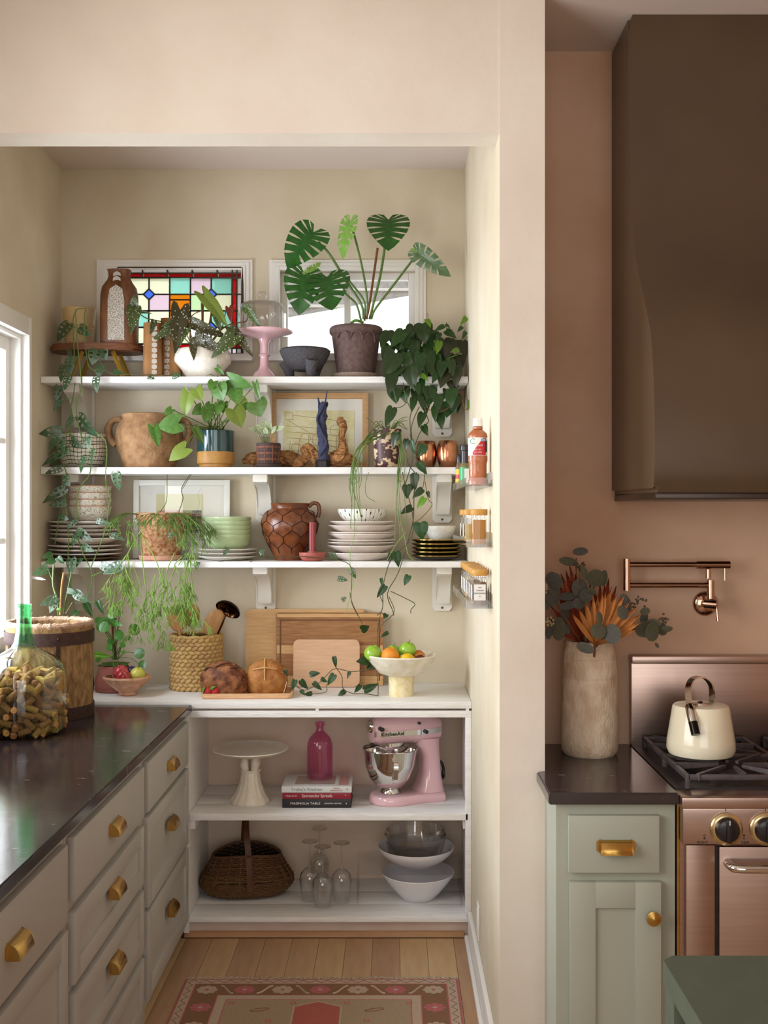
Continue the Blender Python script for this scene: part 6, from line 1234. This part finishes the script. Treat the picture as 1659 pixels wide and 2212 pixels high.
def bottle(name, label, d_, prof, m, z0, extra, xo=.04):
    o = thing(name, label, 'bottle', (XR-xo, d_, z0+.0035)); part('body', lathe(prof, 32), m, o); extra(o); return o
CHI = M('chili_powder', 'a0562c', .35, 0, 'b5683a', 60, .3, 120, coat=.6); RED = M('label_red', 'b8232c', .4); LGR = M('label_green', '3f9a62', .4); BCAP = M('cap_black', '1d1a20', .3); WCAP = M('cap_white', 'e8e6e2', .4)
def tj(o):
    part('cap', lathe([(0, .212), (.013, .212), (.015, .208), (.0155, .188), (.0165, .186), (0, .186)], 24), WCAP, o); part('neck_ring', lathe([(.012, .176), (.016, .178), (.016, .184), (.012, .186)], 24), CHI, o)
    r = .0302; zq_ = lambda z0, z1: [(r, z0), (r, z1)]
    part('label_white', lathe(zq_(.094, .15), 40), LBL, o)
    bm = B(); secs = []
    for k in range(13):
        a = -2.2+1.5*k/12; zt_ = .149-.045*max(0, 1-k/9); secs.append([((r+.0004)*math.cos(a), (r+.0004)*math.sin(a), .095), ((r+.0004)*math.cos(a), (r+.0004)*math.sin(a), zt_)])
    for A, Bq in zip(secs, secs[1:]): bm.faces.new([bm.verts.new(v) for v in (A[0], Bq[0], Bq[1], A[1])])
    part('label_red', bm, RED, o)
    for t_, s_, zq2 in (('CLASICO', .0075, .125), ('NET WT', .0055, .112), ('14oz (400g)', .005, .104)): lettering(t_, s_, WHT, o, (-.002, -.0312, zq2))
    part('label_mark', bx(.008, .02, -.0306, -.029, .138, .146), M('label_blue', '7d95b8', .5), o)
    part('barcode', bx(.0245, .0275, -.0245, -.018, .105, .14), INK, o); part('label_swirl', tube([(-.017+.008*math.cos(a), -.0275, .138+.008*math.sin(a)) for a in [2*PI*k/18 for k in range(18)]], .001, 5, closed=True), LGR, o)
bottle('chili_seasoning_bottle', 'chili seasoning bottle with white cap and red label', 3.42, [(0, 0), (.026, 0), (.0305, .004), (.031, .016), (.028, .022), (.028, .07), (.0305, .078), (.0305, .09), (.0298, .095), (.0298, .15), (.0305, .155), (.028, .164), (.018, .174), (.012, .178), (0, .178)], CHI, T1, tj)
def gb_(o):
    part('cap', lathe([(0, .155), (.02, .155), (.021, .15), (.021, .135), (.017, .133), (.017, .09), (0, .09)], 20), BCAP, o); part('label', lathe([(.0225, .015), (.0225, .075)], 24), LGR, o); part('label_strip', bx(-.006, .014, -.0235, -.018, .02, .07), LBL, o)
bottle('herb_grinder', 'black capped herb grinder with green label behind the chili bottle', 3.84, [(0, 0), (.02, 0), (.022, .003), (.022, .08), (.017, .09), (0, .09)], M('grinder_herb', '5a4a30', .3, 0, '8a7a50', 80), T1, gb_, .05)
def kb2(o): part('cap', lathe([(0, .13), (.012, .13), (.014, .125), (.014, .1), (0, .1)], 20), BCAP, o); part('label', lathe([(.0175, .02), (.0175, .075)], 24), M('label_yellow', 'cfae3a', .5), o); part('label_band', lathe([(.0178, .04), (.0178, .055)], 24), RED, o)
bottle('small_spice_bottle', 'small black capped spice bottle with yellow and red label', 4.0, [(0, 0), (.016, 0), (.017, .003), (.017, .08), (.012, .1), (0, .1)], M('spice_bottle_glass', '6b5a44', .2), T1, kb2, .06)
# ================================================================== dried bouquet
zv = Z(1150, 1160, 3.26); vd = 3.36
PALM_O = M('palm_orange', 'b56c30', .7, 0, 'cd8a48', 12, .4, 60, stretch=(1, 6, 1)); PALM_R = M('palm_rust', '8c3418', .7, 0, 'a44a24', 12, .4, 60)
def spear_me(m):
    bm = B(); n = 8; rows_ = []
    for i in range(n+1):
        t = i/n; w_ = .055*(math.sin(PI*min(1, (t*.9+.12)))**.7) if t < 1 else 0.0
        w_ = .06*min(1, t*2.4+.15)*(1-max(0, t-.72)/.28)
        rows_.append([bm.verts.new((-w_, t, .02)), bm.verts.new((0, t, -.012)), bm.verts.new((w_, t, .02))])
    for A, Bq in zip(rows_, rows_[1:]):
        for j in (0, 1): bm.faces.new((A[j], A[j+1], Bq[j+1], Bq[j]))
    me = mesh(bm, 'spear', 20); me.materials.append(m); return me
SPO, SPR = spear_me(PALM_O), spear_me(PALM_R)
def fan(name, label, base, tips, d0, m, dd=0, wide=1.0):
    o = thing(name, label, 'dried palm', W(*zv(*base), d0))
    for t in tips:
        pt = W(*zv(*t), d0+dd+jit(.012))-o.location; L_ = pt.length; ay = pt.normalized(); nrm = Vector((jit(.3), -1, .1)); nrm = (nrm-ay*nrm.dot(ay)).normalized(); ax_ = ay.cross(nrm)
        p = part('spear', m, None, o); p.matrix_local = Matrix((ax_, ay, nrm)).transposed().to_4x4() @ Matrix.Diagonal((L_*wide, L_, L_, 1))
    end = Vector((vz.location.x, vz.location.y, cz+.12))-o.location; part('stalk', tube([(0, 0, 0), end], .004, 6), STEMB, o)
fan('palm_fan', 'open ochre orange dried palm fan in front of the bouquet', (440, 765), [(272, 532), (325, 500), (375, 455), (425, 412), (460, 410), (492, 400), (520, 385), (560, 350), (598, 400), (650, 405), (692, 450), (740, 490), (768, 545), (768, 600), (735, 650)], 3.27, SPO, -.02, .95)
fan('rust_palm_fan', 'rust red dried palm fan on the left of the bouquet', (360, 745), [(110, 640), (95, 560), (120, 480), (170, 380), (200, 260), (235, 235), (262, 205), (300, 260), (335, 330), (215, 735), (250, 640), (235, 590), (180, 320)], 3.36, SPR, .03, .8)
fan('red_palm_fan', 'deep red dried palm fan at the back of the bouquet', (470, 740), [(400, 320), (430, 330), (475, 325), (540, 285), (590, 345), (625, 420), (655, 415), (510, 330), (560, 400)], 3.38, SPR, .03, .8)
G_EU = leafmat('eucalyptus_leaf', '53534c', '65645a', .7, .15); G_EUG = leafmat('eucalyptus_green', '55543e', '63624a', .65, .15)
for k_, m_ in (('eu', G_EU), ('eug', G_EUG)): LM[k_] = leafmesh('leaf', ROUND, RM, m_, None, .06, .12); LW[k_] = 1.0
BERRY = M('seed_berry', '4a4234', .8, 0, '6a5e48', 50); BERP = M('pale_berry', 'b9ac86', .8)
def euc(name, label, stem, leaves, d0, seeds=(), pale=()):
    o = thing(name, label, 'eucalyptus', (vz.location.x, vz.location.y-.0, cz+.30))
    vine(o, [(*zv(*p), d0+.02*i-.02) if i else (*zv(*p), vd) for i, p in enumerate(stem)], .0022, STEMB)
    for (x0, y0, x1, y1, w_, g) in leaves: leaf(o, 'eug' if g else 'eu', zv(x0, y0), zv(x1, y1), w_/3.26, d0+jit(.03), -.01)
    bm_ = mesh(blob(.0042, .0042, .0042, 1, 0), 'seed')
    for lst, m_ in ((seeds, BERRY), (pale, BERP)):
        for (x, y, r_) in lst:
            me = bm_.copy(); me.materials.append(m_); c = W(*zv(x, y), d0-.01)-o.location
            for q in range(16):
                p = c+Vector((random.gauss(0, 1), random.gauss(0, .6), random.gauss(0, 1)))*S(r_/3.26, 3.36)*.55; part('seed', me, None, o, p)
            vine(o, [(*zv(x, y), d0-.01), (*zv(x+(380-x)*.25, y+(700-y)*.25), d0)], .0012, STEMB)
euc('eucalyptus_branch', 'tall silver eucalyptus branch rising above the palm fans', [(400, 790), (350, 500), (310, 250), (310, 150)], [(300,105,410,95,58,0),(300,180,170,158,28,1),(180,345,100,240,102,0),(335,405,332,275,112,0),(430,330,480,215,128,1),(500,330,512,215,40,1),(380,290,345,190,40,1)], 3.34, [(325, 215, 34)])
euc('eucalyptus_sprig', 'drooping silver eucalyptus sprig over the left rim of the vase', [(380, 800), (260, 620), (180, 480), (150, 400)], [(200,420,330,410,60,0),(130,330,160,520,110,0),(300,470,170,500,62,0),(190,590,175,755,95,1),(120,640,110,735,48,0),(225,500,240,600,70,0),(240,620,255,700,40,0),(370,380,400,470,95,0),(390,375,460,400,50,1),(320,440,345,520,90,0),(100,440,90,530,60,0)], 3.33, [], [(120, 600, 36), (95, 350, 34)])
euc('eucalyptus_bough', 'green eucalyptus bough reaching right towards the range', [(480, 800), (620, 700), (740, 640), (860, 620), (960, 640)], [(835,620,715,690,118,1),(850,620,840,758,105,1),(820,600,925,620,60,1),(910,620,925,708,72,0),(895,655,1008,645,30,1),(770,530,838,510,55,1),(870,750,892,785,24,1),(780,600,800,520,60,0),(640,420,690,560,80,0)], 3.33, [(750, 460, 50), (920, 580, 40)])
euc('eucalyptus_spray', 'short round leaved eucalyptus spray at the mouth of the vase', [(430, 820), (470, 740), (520, 700)], [(470,625,460,735,112,1),(560,635,560,775,120,0),(330,765,455,815,72,0),(470,540,485,630,46,1),(660,560,600,480,90,0)], 3.245)
# ================================================================== floor: rug; foreground table
RX0, RX1, RY1, RY0 = -.735, .228, 3.855, 1.9
rgm = thing('patterned_rug', 'faded rose and brown oriental rug with fringed end', 'rug', ((RX0+RX1)/2, RY1, 0)); rw = (RX1-RX0)/2; rl = RY1-RY0
def rugm(n, a, b): return M(n, a, .95, 0, b, 60, .6, 300, .05, stretch=(1, 1, 1))
RC, RB, RP, RF, RR = rugm('rug_cream', 'c9b5a0', 'b8a08a'), rugm('rug_brown', '866249', '96715a'), rugm('rug_pink', 'b8636a', 'c47b7c'), rugm('rug_field', 'b49d84', 'a58f76'), rugm('rug_red', 'ad5f55', 'b96d62')
part('pile_base', bx(-rw, rw, -rl, 0, .0005, .006, bev=.002), RP, rgm)
lv = .006
def flat(name, poly, m, h): part(name, prism(poly, lv, lv+h, 'z'), m, rgm, angle=None)
def rect(i, m, h, nm): flat(nm, [(-rw+i, -rl+i), (rw-i, -rl+i), (rw-i, -i), (-rw+i, -i)], m, h)
rect(.008, RC, .0004, 'outer_border'); rect(.04, RP, .0007, 'border_line'); rect(.045, RB, .001, 'flower_border'); rect(.132, RP, .0013, 'border_line'); rect(.136, RC, .0016, 'inner_border'); rect(.166, RP, .0018, 'border_line'); rect(.17, RF, .002, 'field')
flat('medallion', [(-.082, -.27), (-.082, -.22), (0, -.180), (.082, -.22), (.082, -.27), (.082, -1.4), (0, -1.45), (-.082, -1.4)], RC, .0022); flat('medallion', [(-.076, -.27), (-.076, -.224), (0, -.186), (.076, -.224), (.076, -.27), (.076, -1.39), (0, -1.44), (-.076, -1.39)], RR, .0024)
def zig(p0, p1, n, amp, m, r=.0022):
    a, c = Vector((*p0, 0)), Vector((*p1, 0)); t = (c-a); s = Vector((-t.y, t.x, 0)).normalized()*amp
    part('zigzag', tube([a+t*(i/n)+s*(1 if i % 2 else -1)+Vector((0, 0, lv)) for i in range(n+1)], r, 4), m, rgm)
zig((-rw+.012, -.024), (rw-.012, -.024), 44, .009, RB, .0018)
for s in (-1, 1): zig((s*(rw-.024), -.03), (s*(rw-.024), -rl+.03), 80, .010, RB, .0018); zig((s*(rw-.151), -.16), (s*(rw-.151), -1.6), 36, .007, RB, .0016)
zig((-rw+.16, -.151), (rw-.16, -.151), 22, .007, RB, .0016)
def flower(x, y, c1, c2):
    for k in range(8):
        a = 2*PI*k/8; flat('petal', [(x+.026*math.cos(a)+.0115*math.cos(q), y+.022*math.sin(a)+.0105*math.sin(q)) for q in [2*PI*j/8 for j in range(8)]], c1, .0014)
    flat('flower_heart', [(x+.022*math.cos(q), y+.019*math.sin(q)) for q in [2*PI*j/10 for j in range(10)]], c1, .0015); flat('flower_heart', [(x+.009, y), (x, y+.009), (x-.009, y), (x, y-.009)], c2, .0017)
nf = 7
for i in range(nf): x = -rw+.09+(2*rw-.18)*i/(nf-1); flower(x, -.09, (RC, RP)[i % 2], (RP, RC)[i % 2])
for s in (-1, 1):
    for i in range(1, 9): flower(s*(rw-.09), -.09-.135*i, (RC, RP)[i % 2], (RP, RC)[i % 2])
def sc_pts(x0, x1): return [(x0+(x1-x0)*t/8, -.09+.030*math.sin(PI*(t/8-.5)), lv+.0008) for t in range(9)]
for i in range(nf-1):
    x0 = -rw+.09+(2*rw-.18)*i/(nf-1)+.045; sgn = 1 if i % 2 else -1
    part('vine_scroll', tube([(p[0], -.09+sgn*(p[1]+.09), p[2]) for p in sc_pts(x0, x0+.05)], .004, 4), RC, rgm)
for x in (-.19, .19):
    part('field_motif', tube([(x+.03*math.cos(q)*1.0+.008*math.sin(q), -.245+.012*math.sin(q)+.006*math.cos(q), lv+.002) for q in [2*PI*j/8 for j in range(8)]], .0022, 4, closed=True), RB, rgm)
for (x, y) in ((-.09, -.2), (.09, -.2), (-.3, -.2), (.3, -.2), (-.16, -.33), (.16, -.33)):
    for dx, dy in ((0, 0), (.012, 0), (0, .012), (.012, .012)): flat('field_flower', [(x+dx+.005*math.cos(q), y+dy+.005*math.sin(q)) for q in [2*PI*j/6 for j in range(6)]], RP, .0024)
bm = B(); rr = random.Random(9)
for i in range(230):
    x = -rw+2*rw*i/229; tube([(x, -.004, .004), (x+rr.gauss(0, .003), .008, .006), (x+rr.gauss(0, .006), .016+rr.uniform(0, .014), .0025)], .0013, 4, bm)
part('fringe', bm, rugm('rug_fringe', 'cbb9a6', 'd8c8b6'), rgm, kind='stuff')
TG = M('green_table_paint', '4d5546', .55, 0, '485042', 4, .1, 20)
tb = thing('green_table', 'sage green painted table with square legs in the kitchen foreground', 'table', (.457+.6, 1.86-.4, 0))
part('tabletop', prism(rrect(1.2, .8, .018), .858, .90, 'z', bev=.005), TG, tb)
for sx in (-1, 1):
    for sy in (-1, 1): part('leg', bx(sx*.594-(.055 if sx > 0 else 0), sx*.594+(0 if sx > 0 else .055), sy*.394-(.055 if sy > 0 else 0), sy*.394+(0 if sy > 0 else .055), 0, .858, bev=.004), TG, tb)
part('apron', bx(-.54, .54, .345, .365, .80, .858), TG, tb); part('apron', bx(-.575, -.555, -.34, .34, .80, .858), TG, tb)
